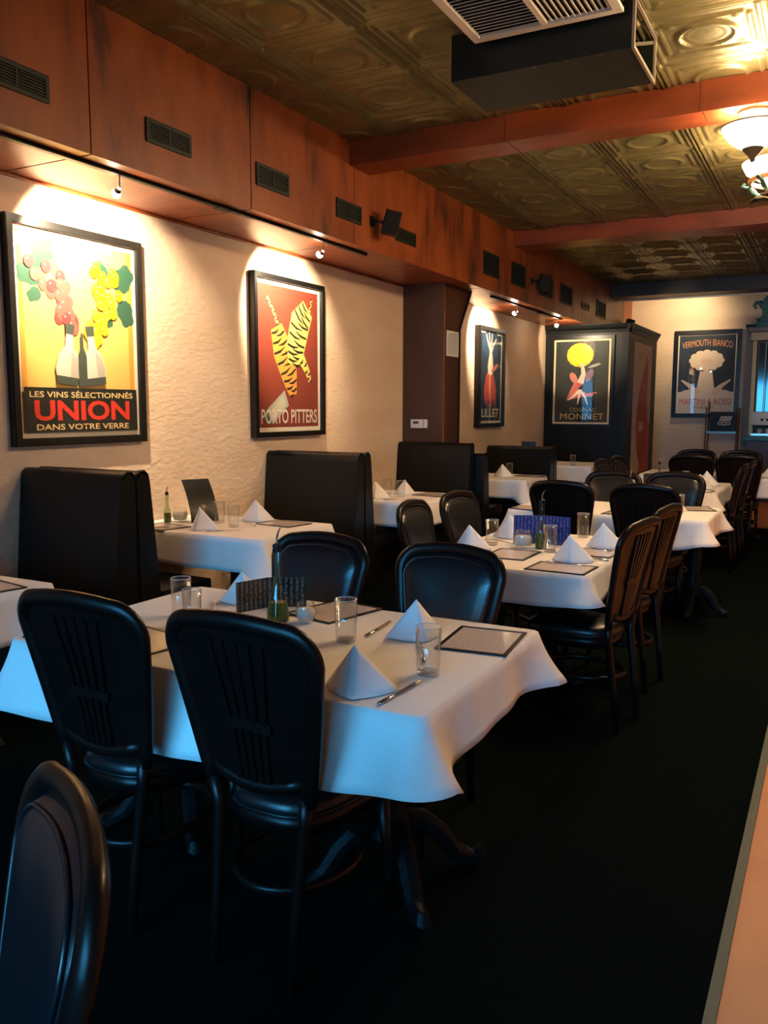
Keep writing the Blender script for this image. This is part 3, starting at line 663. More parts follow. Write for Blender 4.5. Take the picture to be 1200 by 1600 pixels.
# fleur-de-lis
def half(pts): return pts + [(-x, y) for x, y in pts[::-1]]
t = thing('fleur_de_lis', 'green fleur-de-lis ornament on top of the back bar', 'ornament', (-1.13, YB - 0.14, 2.84))
obj('plinth', bx(-0.14, 0.14, -0.09, 0.09, 0, 0.10, bev=0.01), M_VERD, t)
obj('centre_petal', prism(nb(), half([(0.0, 0.52), (0.05, 0.46), (0.062, 0.38), (0.04, 0.30), (0.03, 0.24)]), 'y', -0.035, 0.035), M_VERD, t)
obj('foot_petal', prism(nb(), half([(0.03, 0.24), (0.035, 0.18), (0.09, 0.13), (0.05, 0.10)]), 'y', -0.03, 0.03), M_VERD, t)
obj('band', bx(-0.065, 0.065, -0.045, 0.045, 0.225, 0.265, bev=0.008), M_VERD, t)
for s in (-1, 1):
    obj('side_petal', sweep(nb(), [(0.03 * s, 0, 0.26), (0.06 * s, 0, 0.34), (0.11 * s, 0, 0.41), (0.165 * s, 0, 0.41), (0.195 * s, 0, 0.36), (0.17 * s, 0, 0.32), (0.15 * s, 0, 0.34)], [0.02, 0.032, 0.034, 0.03, 0.025, 0.02, 0.014], n=8), M_VERD, t, True)
    obj('base_scroll', sweep(nb(), [(0.03 * s, 0, 0.22), (0.06 * s, 0, 0.16), (0.12 * s, 0, 0.12), (0.14 * s, 0, 0.15)], [0.018, 0.02, 0.018, 0.014], n=8), M_VERD, t, True)
# things on the ledge
t = thing('coffee_machine', 'small white coffee machine on the back bar ledge', 'appliance', (-1.08, YB - 0.378, 1.06))
obj('body', bx(-0.17, 0.17, -0.1, 0.1, 0.18, 0.40, bev=0.015), M_WHITE, t, True); obj('base', bx(-0.17, 0.17, -0.1, 0.1, 0, 0.05, bev=0.01), M_STEEL, t)
obj('column', bx(-0.15, 0.15, 0.04, 0.1, 0.05, 0.18), M_BLACK, t)
for x in (0.0, 0.08): obj('knob', bx(x - 0.02, x + 0.02, -0.115, -0.1, 0.25, 0.29, bev=0.005), M_BLACK, t)
for i, x in enumerate((-1.12, -1.0)):
    c = thing('cup', ('white cup under the coffee machine, next to the grey board', 'white cup under the knobs of the coffee machine')[i], 'cup', (x, YB - 0.415, 1.1105), 0, 'cups on the back bar ledge')
    obj('cup_body', lathe(nb(), [(0.02, 0), (0.028, 0.01), (0.036, 0.07), (0.033, 0.07), (0.02, 0.012)], 14), M_WHITE, c, True)
    obj('handle', sweep(nb(), [(0.034, 0, 0.06), (0.058, 0, 0.05), (0.055, 0, 0.02), (0.03, 0, 0.02)], 0.005, n=6), M_WHITE, c)
# wire rack and crate
t = thing('wire_rack', 'thin metal wire rack standing before the back wall poster', 'rack', (-1.68, 15.1, 0))
for x, y in ((-0.24, -0.16), (0.24, -0.16), (-0.24, 0.16), (0.24, 0.16)):
    obj('post', lathe(nb(), [(0.013, 0), (0.013, 1.62 if x < 0 and y > 0 else 1.52)], 8, x, y), mat('rack_steel', (0.16, 0.16, 0.15), 0.3, metal=0.9), t)
for z in (0.35, 1.13):
    bm = nb()
    for k in range(9): box(bm, -0.24, 0.24, -0.16 + 0.04 * k - 0.002, -0.16 + 0.04 * k + 0.002, z, z + 0.004)
    for y in (-0.16, 0.16): box(bm, -0.24, 0.24, y - 0.004, y + 0.004, z - 0.03, z)
    obj('wire_shelf', bm, MATS['rack_steel'], t)
t = thing('crate', 'black plastic crate with pale printed emblem on the wire rack', 'crate', (-1.66, 15.1, 1.136))
bm = nb()
for q in ((-0.2, 0.2, -0.15, -0.14, 0, 0.32), (-0.2, 0.2, 0.14, 0.15, 0, 0.32), (-0.2, -0.19, -0.14, 0.14, 0, 0.32), (0.19, 0.2, -0.14, 0.14, 0, 0.32), (-0.19, 0.19, -0.14, 0.14, 0, 0.012)): box(bm, *q)
obj('crate_body', bm, M_BLACK, t)
bm = nb()
for i in range(5): prism(bm, [(-0.06 + 0.036 * i, 0.17), (-0.03 + 0.036 * i, 0.17), (-0.002 + 0.036 * i, 0.25), (-0.032 + 0.036 * i, 0.25)], 'y', -0.152, -0.1505)
obj('emblem_bars', bm, ink((0.55, 0.52, 0.42)), t)
bm = nb()
for cx_, r in ((0.02, 0.035), (-0.045, 0.028), (0.085, 0.028)):
    for k in range(12):
        a0, a1 = 2 * PI * k / 12, 2 * PI * (k + 1) / 12
        prism(bm, [(cx_ + r * 1.3 * math.cos(a0), 0.13 + r * math.sin(a0)), (cx_ + r * 1.3 * math.cos(a1), 0.13 + r * math.sin(a1)), (cx_ + r * 0.6 * math.cos(a1), 0.13 + r * 0.5 * math.sin(a1)), (cx_ + r * 0.6 * math.cos(a0), 0.13 + r * 0.5 * math.sin(a0))], 'y', -0.152, -0.1505)
obj('emblem_rings', bm, ink((0.55, 0.52, 0.42)), t)

# ------------------------------------------------------------------ booths
BX1 = -3.08
def back_profile(h, s):
    """(y, z) profile of one upholstered back; s=-1 faces the viewer side"""
    pts = [(0.0, 0.10), (0.16, 0.10), (0.155, 0.48), (0.12, 0.85), (0.095, h - 0.06), (0.085, h - 0.02), (0.06, h), (0.025, h), (0.004, h - 0.02), (0.0, h - 0.06)]
    return [(s * y, z) for y, z in pts]
def booth(label, yc, h, sides=(-1, 1), x0=WX + 0.005, x1=BX1):
    t = thing('booth_bench', label, 'booth bench', (x0, yc, 0), 0, 'black vinyl booth benches along the wall')
    L = x1 - x0
    for s in sides:
        bm = prism(nb(), [(y + 0.006 * s, z) for y, z in back_profile(h, s)], 'x', 0, L)
        bmesh.ops.bevel(bm, geom=[e for e in bm.edges if all(abs(v.co.x - L) < 1e-5 for v in e.verts)], offset=0.015, segments=2, affect='EDGES')
        bk = obj('backrest', bm, M_BOOTH, t, True)
        ys = [(y + 0.006 * s, z) for y, z in back_profile(h, s)][2:10]
        obj('piping', sweep(nb(), [(L - 0.008, y, z) for y, z in ys], 0.008, n=6, ref=Vector((1, 0, 0))), M_BOOTH, bk, True)
        obj('top_welt', sweep(nb(), [(0, s * 0.088, h - 0.045), (L - 0.01, s * 0.088, h - 0.045)], 0.007, n=6, ref=Vector((0, 0, 1))), M_BOOTH, bk, True)
        c = bx(0, L - 0.02, min(s * 0.2, s * 0.62), max(s * 0.2, s * 0.62), 0.36, 0.49, bev=0.03)
        obj('seat_cushion', c, M_BOOTH, t, True)
        obj('base', bx(0, L - 0.05, min(s * 0.1, s * 0.58), max(s * 0.1, s * 0.58), 0.002, 0.36), M_BLACK, t)
    return t
booth('black vinyl booth bench under the grape poster', 3.27, 1.165, x1=-3.23)
booth('black vinyl booth bench under the striped maroon poster', 5.575, 1.16, x1=-3.15)
booth('black vinyl booth bench against the dark column, facing the shop front', 7.868, 1.155, sides=(-1,), x1=-3.18)
booth('lower black vinyl booth bench beside the dark column, facing the cabinet', 7.875, 1.05, sides=(1,), x0=XC + 0.015)
booth('black vinyl booth bench under the LILLET poster', 10.40, 1.02, x1=-3.13)

# ------------------------------------------------------------------ chairs
def chair_outline(n=40, inset=0.0, zb=0.50):
    """(x, z) points: up the left side, over the arched top and down the right side"""
    hw0, hw1, zt = 0.150 - inset, 0.222 - inset, 0.985 - inset
    pts = [(-hw0, zb)]; r = 0.082 - inset * 0.4; ztc = zt - 0.012 - r
    for k in range(1, 9):
        f = k / 8; pts.append((-(hw0 + (hw1 - hw0) * f ** 0.85), zb + (ztc - zb) * f))
    cx, cz = -(hw1 - r), ztc
    for k in range(1, 9):
        a = PI - (PI / 2) * k / 8; pts.append((cx + r * math.cos(a), cz + r * math.sin(a)))
    for k in range(1, 4): f = k / 4; pts.append((cx * (1 - f), zt - 0.012 * (1 - f) ** 2))
    return pts + [(0.0, zt)] + [(-x, z) for x, z in pts[::-1]]
def lean(x, z): return -0.215 - 0.105 * (max(0, z - 0.46) / 0.53) ** 1.25 + 0.42 * x * x
def make_chair():
    t = bpy.data.objects.new('dining_chair', None); COL.objects.link(t); t.empty_display_size = 0.1
    out = chair_outline()
    P = [Vector((x, lean(x, z), z)) for x, z in out]
    fr = obj('back_frame', sweep(nb(), P, 0.024, 0.017, n=10), M_CHAIRW, t, 'all')
    inn = chair_outline(inset=0.018, zb=0.53)
    # front pad, domed
    bm = nb(); cx, cz = 0.0, 0.76; rings = []
    for f, d in ((1.0, 0.004), (0.97, 0.017), (0.90, 0.026), (0.7, 0.035), (0.35, 0.04)):
        rings.append([bm.verts.new((cx + (x - cx) * f, lean(cx + (x - cx) * f, cz + (z - cz) * f) + d, cz + (z - cz) * f)) for x, z in inn])
    n = len(inn)
    for a, b in zip(rings, rings[1:]):
        for i in range(n): bm.faces.new((a[i], a[(i + 1) % n], b[(i + 1) % n], b[i]))
    c = bm.verts.new((cx, lean(cx, cz) + 0.041, cz))
    for i in range(n): bm.faces.new((rings[-1][i], rings[-1][(i + 1) % n], c))
    pad = obj('back_pad', bm, M_VINYL, t, 'all')
    pi = chair_outline(inset=0.030, zb=0.55)
    obj('piping', sweep(nb(), [(x, lean(x, z) + 0.023, z) for x, z in pi], 0.0045, n=6), M_VINYL, pad, 'all')
    # rear panel
    bm = nb(); A = [bm.verts.new((x, lean(x, z) - 0.002, z)) for x, z in inn]; c = bm.verts.new((0, lean(0, cz) - 0.002, cz))
    for i in range(n): bm.faces.new((A[i], A[(i + 1) % n], c))
    obj('rear_panel', bm, M_CHAIRW, t, 'all')
    # fan of slats on the rear
    for k in range(5):
        u = (k - 2) / 2
        pts = [(0.082 * u, 0.93), (0.066 * u, 0.80), (0.05 * u, 0.66), (0.044 * u, 0.54)]
        obj('slat', sweep(nb(), [(x, lean(x, z) - 0.003, z) for x, z in pts], 0.0085, 0.005, n=4, square=True), M_CHAIRW, t)
    obj('cross_band', sweep(nb(), [(x, lean(x, 0.70) - 0.004, 0.70 + 0.006 * (1 - abs(x) / 0.075)) for x in (-0.075, -0.04, 0, 0.04, 0.075)], 0.014, 0.007, n=4, square=True, ref=Vector((0, 1, 0))), M_CHAIRW, t)
    obj('lower_rail', sweep(nb(), [(x, lean(x, 0.53), 0.525 + 0.03 * (x / 0.14) ** 2) for x in (-0.145, -0.1, -0.05, 0, 0.05, 0.1, 0.145)], 0.02, 0.013, n=8), M_CHAIRW, t, 'all')
    # seat: rounded trapezoid
    def seat_out(s=1.0):
        pts = []
        for k in range(36):
            a = 2 * PI * k / 36; cx_, sy = math.cos(a), math.sin(a)
            e = 0.62
            x = math.copysign(abs(cx_) ** e, cx_); y = math.copysign(abs(sy) ** e, sy)
            w = 0.185 + 0.035 * y
            pts.append((x * w * s, 0.01 + y * 0.215 * s))
        return pts
    bm = nb(); rr = []
    for s, z in ((0.97, 0.437), (1.0, 0.447), (1.0, 0.462), (0.96, 0.481), (0.85, 0.492), (0.5, 0.499)):
        rr.append([bm.verts.new((x, y, z)) for x, y in seat_out(s)])
    for a, b in zip(rr, rr[1:]):
        for i in range(36): bm.faces.new((a[i], a[(i + 1) % 36], b[(i + 1) % 36], b[i]))
    bm.faces.new(rr[0][::-1]); bm.faces.new(rr[-1])
    sc = obj('seat_cushion', bm, M_SEAT, t, 'all')
    obj('seat_piping', sweep(nb(), [(x, y, 0.446) for x, y in seat_out(1.005)], 0.005, n=6, closed=True, ref=Vector((0, 0, 1))), M_SEAT, sc, 'all')
    bm = nb(); A = [bm.verts.new((x, y, 0.385)) for x, y in seat_out(0.95)]; B = [bm.verts.new((x, y, 0.440)) for x, y in seat_out(0.98)]
    for i in range(36): bm.faces.new((A[i], A[(i + 1) % 36], B[(i + 1) % 36], B[i]))
    bm.faces.new(A[::-1]); bm.faces.new(B)
    obj('seat_rail', bm, M_CHAIRW, t, 'all')
    for s in (-1, 1):
        obj('leg', sweep(nb(), [(0.125 * s, -0.255, 0.0), (0.128 * s, -0.235, 0.2), (0.138 * s, -0.205, 0.44), (0.150 * s, lean(0.15, 0.52), 0.52)], [0.014, 0.016, 0.019, 0.02], [0.014, 0.016, 0.018, 0.017], n=8), M_CHAIRW, t, 'all')
        obj('leg', sweep(nb(), [(0.175 * s, 0.195, 0.0), (0.168 * s, 0.18, 0.2), (0.16 * s, 0.165, 0.40)], [0.012, 0.016, 0.021], n=8, ref=Vector((0, 1, 0))), M_CHAIRW, t, 'all')
    obj('hoop_stretcher', sweep(nb(), [(0.168 * math.cos(a), -0.025 + 0.205 * math.sin(a), 0.245) for a in [2 * PI * k / 32 for k in range(32)]], 0.010, 0.015, n=8, closed=True, ref=Vector((0, 0, 1))), M_CHAIRW, t, 'all')
    return t
CH = make_chair(); first_chair = True
def chair(x, y, rz_deg, label, group, sx=1.0, sz=1.0):
    global first_chair
    o = CH if first_chair else copy_tree(CH)
    first_chair = False
    o.location = (x, y, 0); o.rotation_euler = (0, 0, math.radians(rz_deg)); o.scale = (sx, 1, sz)
    tag(o, label, 'chair', group); return o
gA, gB, gC, gD, gE = ('chairs at the black-card table', 'chairs at the blue-card table', 'chairs at the shaker table', 'chairs at the fourth table', 'chairs at the table before the back wall')
NB = 'dark wooden chair with slatted back turned out, pushed up to the '
FB = 'dark chair with padded back facing the shop front, at the '
chair(-1.272, 1.905, -0.5, NB + 'black-card table, bottle side', gA)
chair(-1.815, 1.885, 1, NB + 'black-card table, wall side', gA)
chair(-1.86, 2.605, 177, FB + 'black-card table, wall side', gA, 0.99, 0.985)
chair(-1.30, 2.625, 174, FB + 'black-card table, aisle side', gA, 0.985, 0.98)
chair(-1.02, 0.475, 148, 'dark chair with orange-lit frame edge, standing apart before the black-card table', 'chair standing apart', 1.0, 0.985)
chair(-1.05, 3.985, 81, 'dark chair side-on at the blue-card table, aisle side, shop-front end', gB)
chair(-1.05, 4.64, 81.5, 'dark chair side-on at the blue-card table, aisle side, cabinet end', gB)
chair(-1.71, 4.10, -85, 'shiny padded chair at the blue-card table, wall side, shop-front end', gB)
chair(-1.70, 4.65, -94, 'shiny padded chair at the blue-card table, wall side, cabinet end', gB)
chair(-1.676, 6.10, -3, NB + 'shaker table, wall side', gC, 0.985, 0.995)
chair(-1.11, 6.11, -2, NB + 'shaker table, aisle side', gC, 0.985, 0.995)
chair(-1.613, 6.70, 176, FB + 'shaker table, wall side', gC, 0.98, 0.99)
chair(-1.134, 6.80, 177.5, FB + 'shaker table, aisle side', gC, 0.98, 0.99)
chair(-1.735, 8.35, -95, 'dark chair at the fourth table, wall side, shop-front end', gD)
chair(-1.735, 9.02, -95, 'dark chair at the fourth table, wall side, cabinet end', gD)
chair(-1.02, 8.33, 88, 'dark chair side-on at the fourth table, aisle side, shop-front end', gD)
chair(-1.0, 8.90, 88, 'dark chair side-on at the fourth table, aisle side, cabinet end', gD)
NE, FE = 'dark slat-backed chair at the table before the back wall, ', 'dark padded chair on the far side of the table before the back wall, '
chair(-1.381, 10.05, -1, NE + 'wall side', gE)
chair(-0.91, 10.165, -0.5, NE + 'aisle side', gE)
chair(-1.517, 10.75, 179, FE + 'wall end', gE)
chair(-1.004, 10.755, 179.4, FE + 'aisle end', gE)

# ------------------------------------------------------------------ tables and cloths
ZT = 0.75
def pedestal(t, x, y=0.0, turn=PI / 4, reach=1.0):
    col = obj('column', lathe(nb(), [(0.045, 0.12), (0.075, 0.16), (0.06, 0.22), (0.04, 0.30), (0.05, 0.42), (0.04, 0.55), (0.07, 0.68), (0.12, 0.715)], 16, x, y), M_IRON, t, True)
    for k in range(4):
        a = turn + k * PI / 2; c, s = math.cos(a), math.sin(a)
        P = lambda r, z: (x + r * reach * c, y + r * reach * s, z)
        obj('foot', sweep(nb(), [P(0.03, 0.20), P(0.10, 0.19), P(0.17, 0.13), P(0.22, 0.06), P(0.28, 0.03), P(0.31, 0.045), P(0.30, 0.065)], [0.03, 0.034, 0.034, 0.03, 0.028, 0.024, 0.016], n=8, ref=Vector((-s, c, 0))), M_IRON, t, True)
def table(label, x0, x1, y0, y1, peds, group='cloth-covered dining tables'):
    cx, cy = (x0 + x1) / 2, (y0 + y1) / 2
    t = thing('dining_table', label, 'table', (cx, cy, 0), 0, group)
    ta, tb, tr = (x1 - x0) / 2 - 0.006, (y1 - y0) / 2 - 0.006, 0.036
    rim = [(sx * (ta - tr) + tr * math.cos(q), sy * (tb - tr) + tr * math.sin(q)) for sx, sy, q0 in ((1, -1, -PI / 2), (1, 1, 0), (-1, 1, PI / 2), (-1, -1, PI)) for q in [q0 + PI / 2 * k / 6 for k in range(7)]]
    obj('tabletop', prism(nb(), rim, 'z', 0.715, ZT - 0.004), M_CHAIRW, t)
    for p in peds: pedestal(t, *(p if isinstance(p, tuple) else (p,)))
    return t
def cloth(label, x0, x1, y0, y1, drops, seed, flare=0.05, corner=0.055, wall_left=False, group='white tablecloths', cdrop=-0.12, cw_len=0.16):
    """drops = near(y0), right(x1), far(y1), left(x0)"""
    rnd = random.Random(seed)
    cx, cy = (x0 + x1) / 2, (y0 + y1) / 2; a, b = (x1 - x0) / 2, (y1 - y0) / 2; r = 0.03
    per = []     # position, normal, corner weight, drop
    sides = [((-a + r, -b), (a - r, -b), (0, -1), 0), ((a, -b + r), (a, b - r), (1, 0), 1), ((a - r, b), (-a + r, b), (0, 1), 2), ((-a, b - r), (-a, -b + r), (-1, 0), 3)]
    n = 44
    for si, (p, q, nn, di) in enumerate(sides):
        L = math.hypot(q[0] - p[0], q[1] - p[1])
        for k in range(n):
            f = k / n; d = f * L; e = L - d
            cw = max(0, 1 - d / cw_len) ** 2 if d < e else max(0, 1 - e / cw_len) ** 2
            d0 = drops[di]; dn = drops[(di + 1) % 4]; dp = drops[(di - 1) % 4]
            m = 0.5 * math.exp(-e / 0.12) ; m2 = 0.5 * math.exp(-d / 0.12)
            dr = d0 * (1 - m - m2) + dn * m + dp * m2
            per.append((Vector((p[0] + (q[0] - p[0]) * f, p[1] + (q[1] - p[1]) * f, 0)), Vector((*nn, 0)), cw, dr, si * 3.1 + d))
        c = (q[0] if si in (1, 3) else (a - r) * (1 if si == 0 else -1), 0)
        corner_c = [(a - r, -b + r), (a - r, b - r), (-a + r, b - r), (-a + r, -b + r)][si]
        a0 = [-PI / 2, 0, PI / 2, PI][si]
        for k in range(1, 8):
            an = a0 + PI / 2 * k / 8; nv = Vector((math.cos(an), math.sin(an), 0))
            per.append((Vector((corner_c[0], corner_c[1], 0)) + nv * r, nv, 1.0, (drops[di] + drops[(di + 1) % 4]) / 2, si * 3.1 + L + 0.01 * k))
    ph = [rnd.uniform(0, 6.28) for _ in range(4)]; wl = [rnd.uniform(9, 13), rnd.uniform(20, 27)]
    bm = nb(); rows = []
    def ring(fn): rows.append([bm.verts.new(fn(*q)) for q in per])
    ring(lambda p, nv, cw, dr, s: p - nv * 0.02 + Vector((0, 0, 0)))
    ring(lambda p, nv, cw, dr, s: p - nv * 0.004)
    ring(lambda p, nv, cw, dr, s: Vector((max(p.x + nv.x * 0.004, -a if wall_left else -9), p.y + nv.y * 0.004, -0.002)))
    K = 7
    for k in range(1, K + 1):
        f = k / K
        def fn(p, nv, cw, dr, s, f=f):
            rip = 0.011 * math.sin(s * wl[0] + ph[0]) + 0.006 * math.sin(s * wl[1] + ph[1])
            out = 0.008 + 0.010 * f + flare * 0.35 * f * f * (0.4 + 0.6 * cw) + rip * 0.7 * f * (1 - cw * 0.6) + corner * 0.7 * cw * f ** 1.3
            if wall_left and nv.x < -0.5: out = 0.0005
            hem = 0.006 * math.sin(s * 5 + ph[2]) * f
            v = p + nv * out - Vector((0, 0, 0.006 + dr * (1 + cdrop * cw) * f + hem))
            if wall_left: v.x = max(v.x, -a)
            return v
        ring(fn)
    N = len(per)
    for A, B in zip(rows, rows[1:]):
        for i in range(N): bm.faces.new((A[i], B[i], B[(i + 1) % N], A[(i + 1) % N]))
    bm.faces.new(rows[0])
    o = obj('tablecloth', bm, M_CLOTH, None, 'all'); o.location = (cx, cy, ZT)
    md = o.modifiers.new('thick', 'SOLIDIFY'); md.thickness = 0.0022; md.offset = -1
    return tag(o, label, 'tablecloth', group)
T = {}
def set_table(key, label, clabel, x0, x1, y0, y1, peds, drops, seed, **k):
    table(label, x0, x1, y0, y1, peds); cloth(clabel, x0, x1, y0, y1, drops, seed, **k)
set_table('t1', 'long dining table carrying the black card and tall oil bottle', 'white cloth on the long table with the black card', -2.34, -0.85, 1.785, 2.715, (-0.42, 0.42), (0.235, 0.15, 0.22, 0.22), 1, flare=0.07, corner=0.085)
set_table('t2', 'dining table carrying the blue card', 'white cloth on the table with the blue card', -1.80, -0.955, 3.72, 4.95, ((0.0, 0.035, 0.0, 0.78),), (0.15, 0.15, 0.15, 0.15), 2, corner=0.07)
set_table('t3', 'dining table carrying the steel shaker', 'white cloth on the table with the steel shaker', -2.15, -0.74, 5.995, 6.85, ((-0.585, 0.0, 0.0, 0.78), (0.585, 0.0, 0.0, 0.78)), (0.21, 0.15, 0.2, 0.2), 3, corner=0.09)
set_table('t4', 'dining table between the shaker table and the last centre table', 'white cloth between the shaker table and the last centre table', -1.83, -0.92, 8.02, 9.22, ((0.0, 0.0, 0.0, 0.78),), (0.18, 0.15, 0.18, 0.18), 4, corner=0.08)
set_table('t5', 'dining table nearest the back wall poster', 'white cloth on the table nearest the back wall', -2.0, -0.48, 10.06, 10.88, ((-0.21, 0.0, 0.0, 0.78), (0.28, 0.0, 0.0, 0.78)), (0.22, 0.2, 0.2, 0.2), 5, corner=0.06)
gb = dict(wall_left=True, corner=0.11, cdrop=0.22, cw_len=0.13)
WXc = WX + 0.006
set_table('b1', 'booth table left of the grape poster', 'white cloth on the booth table left of the grape poster', WXc, -2.92, 1.74, 2.46, (0.1,), (0.2, 0.2, 0.2, 0.0), 6, **gb)
set_table('b2', 'booth table between the grape and striped posters', 'white cloth on the booth table with the curved black card', WXc, -2.86, 3.86, 4.64, (0.1,), (0.19, 0.19, 0.19, 0.0), 7, **gb)
set_table('b3', 'booth table just before the dark column', 'white cloth on the booth table just before the dark column', WXc, -2.89, 5.98, 6.84, (0.1,), (0.2, 0.2, 0.2, 0.0), 8, **gb)
set_table('b4', 'booth table under the LILLET poster', 'white cloth on the booth table under the LILLET poster', WXc, -2.86, 8.50, 9.25, (0.1,), (0.2, 0.2, 0.2, 0.0), 9, **gb)
set_table('b5', 'booth table next to the black cabinet', 'white cloth on the booth table next to the black cabinet', WXc, -2.80, 10.95, 11.85, (0.1,), (0.2, 0.2, 0.2, 0.0), 10, **gb)

# ------------------------------------------------------------------ tableware
ZI = ZT + 0.0012
def protos():
    d = {}
    # drinking glass
    t = bpy.data.objects.new('water_glass', None); COL.objects.link(t)
    obj('tumbler', lathe(nb(), [(0.031, 0.0), (0.0335, 0.004), (0.037, 0.14), (0.0348, 0.14), (0.0315, 0.016), (0.0, 0.014)], 26, cap=False), M_GLASS, t, 'all')
    obj('base_disc', lathe(nb(), [(0.0, 0.001), (0.0305, 0.001), (0.0312, 0.012), (0.0, 0.012)], 24, cap=False), M_GLASSBASE, t, True)
    obj('rim', sweep(nb(), [(0.0359 * math.cos(a), 0.0359 * math.sin(a), 0.14) for a in [2 * PI * k / 26 for k in range(26)]], 0.0013, n=6, closed=True, ref=Vector((0, 0, 1))), mat('glass_rim', (0.45, 0.47, 0.47), 0.1, spec=1.0), t, 'all')
    d['glass'] = t
    # napkin pyramid
    t = bpy.data.objects.new('napkin', None); COL.objects.link(t)
    def sheet(A, Bp, C, bulge, nrm):
        bm = nb(); A, Bp, C = map(Vector, (A, Bp, C)); n = 8; g = []
        for i in range(n + 1):
            row = []
            for j in range(i + 1):
                f = i / n; h = (j / i) if i else 0
                p = A.lerp(Bp.lerp(C, h), f); w = 4 * h * (1 - h) * f * f
                row.append(bm.verts.new(p + Vector(nrm) * bulge * w))
            g.append(row)
        for i in range(n):
            for j in range(i + 1):
                bm.faces.new((g[i][j], g[i + 1][j], g[i + 1][j + 1]))
                if j < i: bm.faces.new((g[i][j], g[i + 1][j + 1], g[i][j + 1]))
        return bm
    for nm, q in (('front_fold', ((0, 0.0, 0.13), (0.0, -0.062, 0.002), (0.118, 0.03, 0.002), 0.012, (0.6, -0.8, 0.0))),
                  ('side_fold', ((0, 0.0, 0.13), (-0.088, 0.05, 0.002), (0.0, -0.062, 0.002), 0.012, (-0.8, -0.5, 0.0))),
                  ('rear_fold', ((0, 0.0, 0.128), (0.118, 0.032, 0.002), (-0.088, 0.052, 0.002), -0.030, (0, 1, 0)))):
        o = obj(nm, sheet(*q), M_NAPKIN, t, 'all'); md = o.modifiers.new('thick', 'SOLIDIFY'); md.thickness = 0.002; md.offset = 0
    d['napkin'] = t
    # menu lying flat
    t = bpy.data.objects.new('menu', None); COL.objects.link(t)
    f = nb()
    for q in ((-0.115, 0.115, 0.133, 0.145), (-0.115, 0.115, -0.145, -0.133), (-0.115, -0.103, -0.133, 0.133), (0.103, 0.115, -0.133, 0.133)): box(f, *q, 0.0, 0.0045)
    obj('border', f, M_FRAME, t); obj('page', bx(-0.103, 0.103, -0.133, 0.133, 0.0, 0.003), M_MENUPAGE, t)
    d['menu'] = t
    # knife and fork
    t = bpy.data.objects.new('table_knife', None); COL.objects.link(t)
    obj('handle', sweep(nb(), [(0, -0.11, 0.005), (0, -0.05, 0.005), (0, -0.01, 0.004)], [0.007, 0.0075, 0.005], [0.0045, 0.0045, 0.0035], n=8, ref=Vector((0, 0, 1))), M_STEEL, t, 'all')
    obj('blade', prism(nb(), [(-0.007, -0.01), (0.007, -0.01), (0.009, 0.05), (0.006, 0.10), (0.0, 0.112), (-0.006, 0.10)], 'z', 0.003, 0.0048), M_STEEL, t)
    d['knife'] = t
    t = bpy.data.objects.new('fork', None); COL.objects.link(t)
    obj('handle', sweep(nb(), [(0, -0.10, 0.004), (0, -0.04, 0.008), (0, 0.03, 0.011), (0, 0.05, 0.008)], [0.007, 0.005, 0.004, 0.010], 0.0025, n=6, ref=Vector((0, 0, 1))), M_STEEL, t, 'all')
    for k in range(4): obj('tine', sweep(nb(), [((k - 1.5) * 0.0055, 0.05, 0.008), ((k - 1.5) * 0.0058, 0.07, 0.005), ((k - 1.5) * 0.0058, 0.095, 0.008)], 0.0016, n=4, ref=Vector((0, 0, 1))), M_STEEL, t)
    d['fork'] = t
    # candle jar
    t = bpy.data.objects.new('candle_jar', None); COL.objects.link(t)
    obj('jar_glass', lathe(nb(), [(0.026, 0), (0.038, 0.012), (0.045, 0.04), (0.038, 0.068), (0.033, 0.085), (0.031, 0.085), (0.036, 0.066), (0.042, 0.04), (0.034, 0.014), (0.0, 0.006)], 24, cap=False), M_GLASS, t, 'all')
    obj('wax', lathe(nb(), [(0.0, 0.008), (0.033, 0.014), (0.041, 0.04), (0.036, 0.058), (0.0, 0.058)], 20, cap=False), mat('wax', (0.62, 0.58, 0.52), 0.5), t, 'all')
    d['jar'] = t
    # slender oil bottle with pourer
    t = bpy.data.objects.new('oil_bottle', None); COL.objects.link(t)
    obj('bottle_glass', lathe(nb(), [(0.026, 0), (0.029, 0.006), (0.029, 0.085), (0.024, 0.105), (0.013, 0.125), (0.0115, 0.20), (0.0135, 0.205), (0.0135, 0.215), (0.0, 0.216)], 20), M_BOTTLE, t, True)
    obj('oil', lathe(nb(), [(0.024, 0.004), (0.0265, 0.008), (0.0265, 0.075), (0.0, 0.075)], 18), M_OIL, t, True)
    obj('stopper', lathe(nb(), [(0.0135, 0.215), (0.0135, 0.235), (0.006, 0.24)], 12), M_BLACK, t)
    obj('spout', sweep(nb(), [(0, 0, 0.238), (0, 0, 0.255), (0.004, 0.0, 0.27), (0.012, 0, 0.282)], [0.004, 0.0035, 0.003, 0.0025], n=6), M_STEEL, t, True)
    d['bottle'] = t
    # flared tall bottle
    t = bpy.data.objects.new('oil_bottle', None); COL.objects.link(t)
    obj('bottle_glass', lathe(nb(), [(0.038, 0), (0.042, 0.006), (0.040, 0.03), (0.030, 0.085), (0.018, 0.125), (0.0135, 0.16), (0.0125, 0.235), (0.015, 0.24), (0.015, 0.25), (0.0, 0.251)], 22), M_BOTTLE, t, True)
    obj('oil', lathe(nb(), [(0.034, 0.004), (0.0385, 0.008), (0.037, 0.03), (0.030, 0.07), (0.0, 0.07)], 18), M_OIL, t, True)
    obj('stopper', lathe(nb(), [(0.016, 0.25), (0.017, 0.256), (0.015, 0.262), (0.017, 0.268), (0.015, 0.276), (0.006, 0.28)], 14), M_BLACK, t)
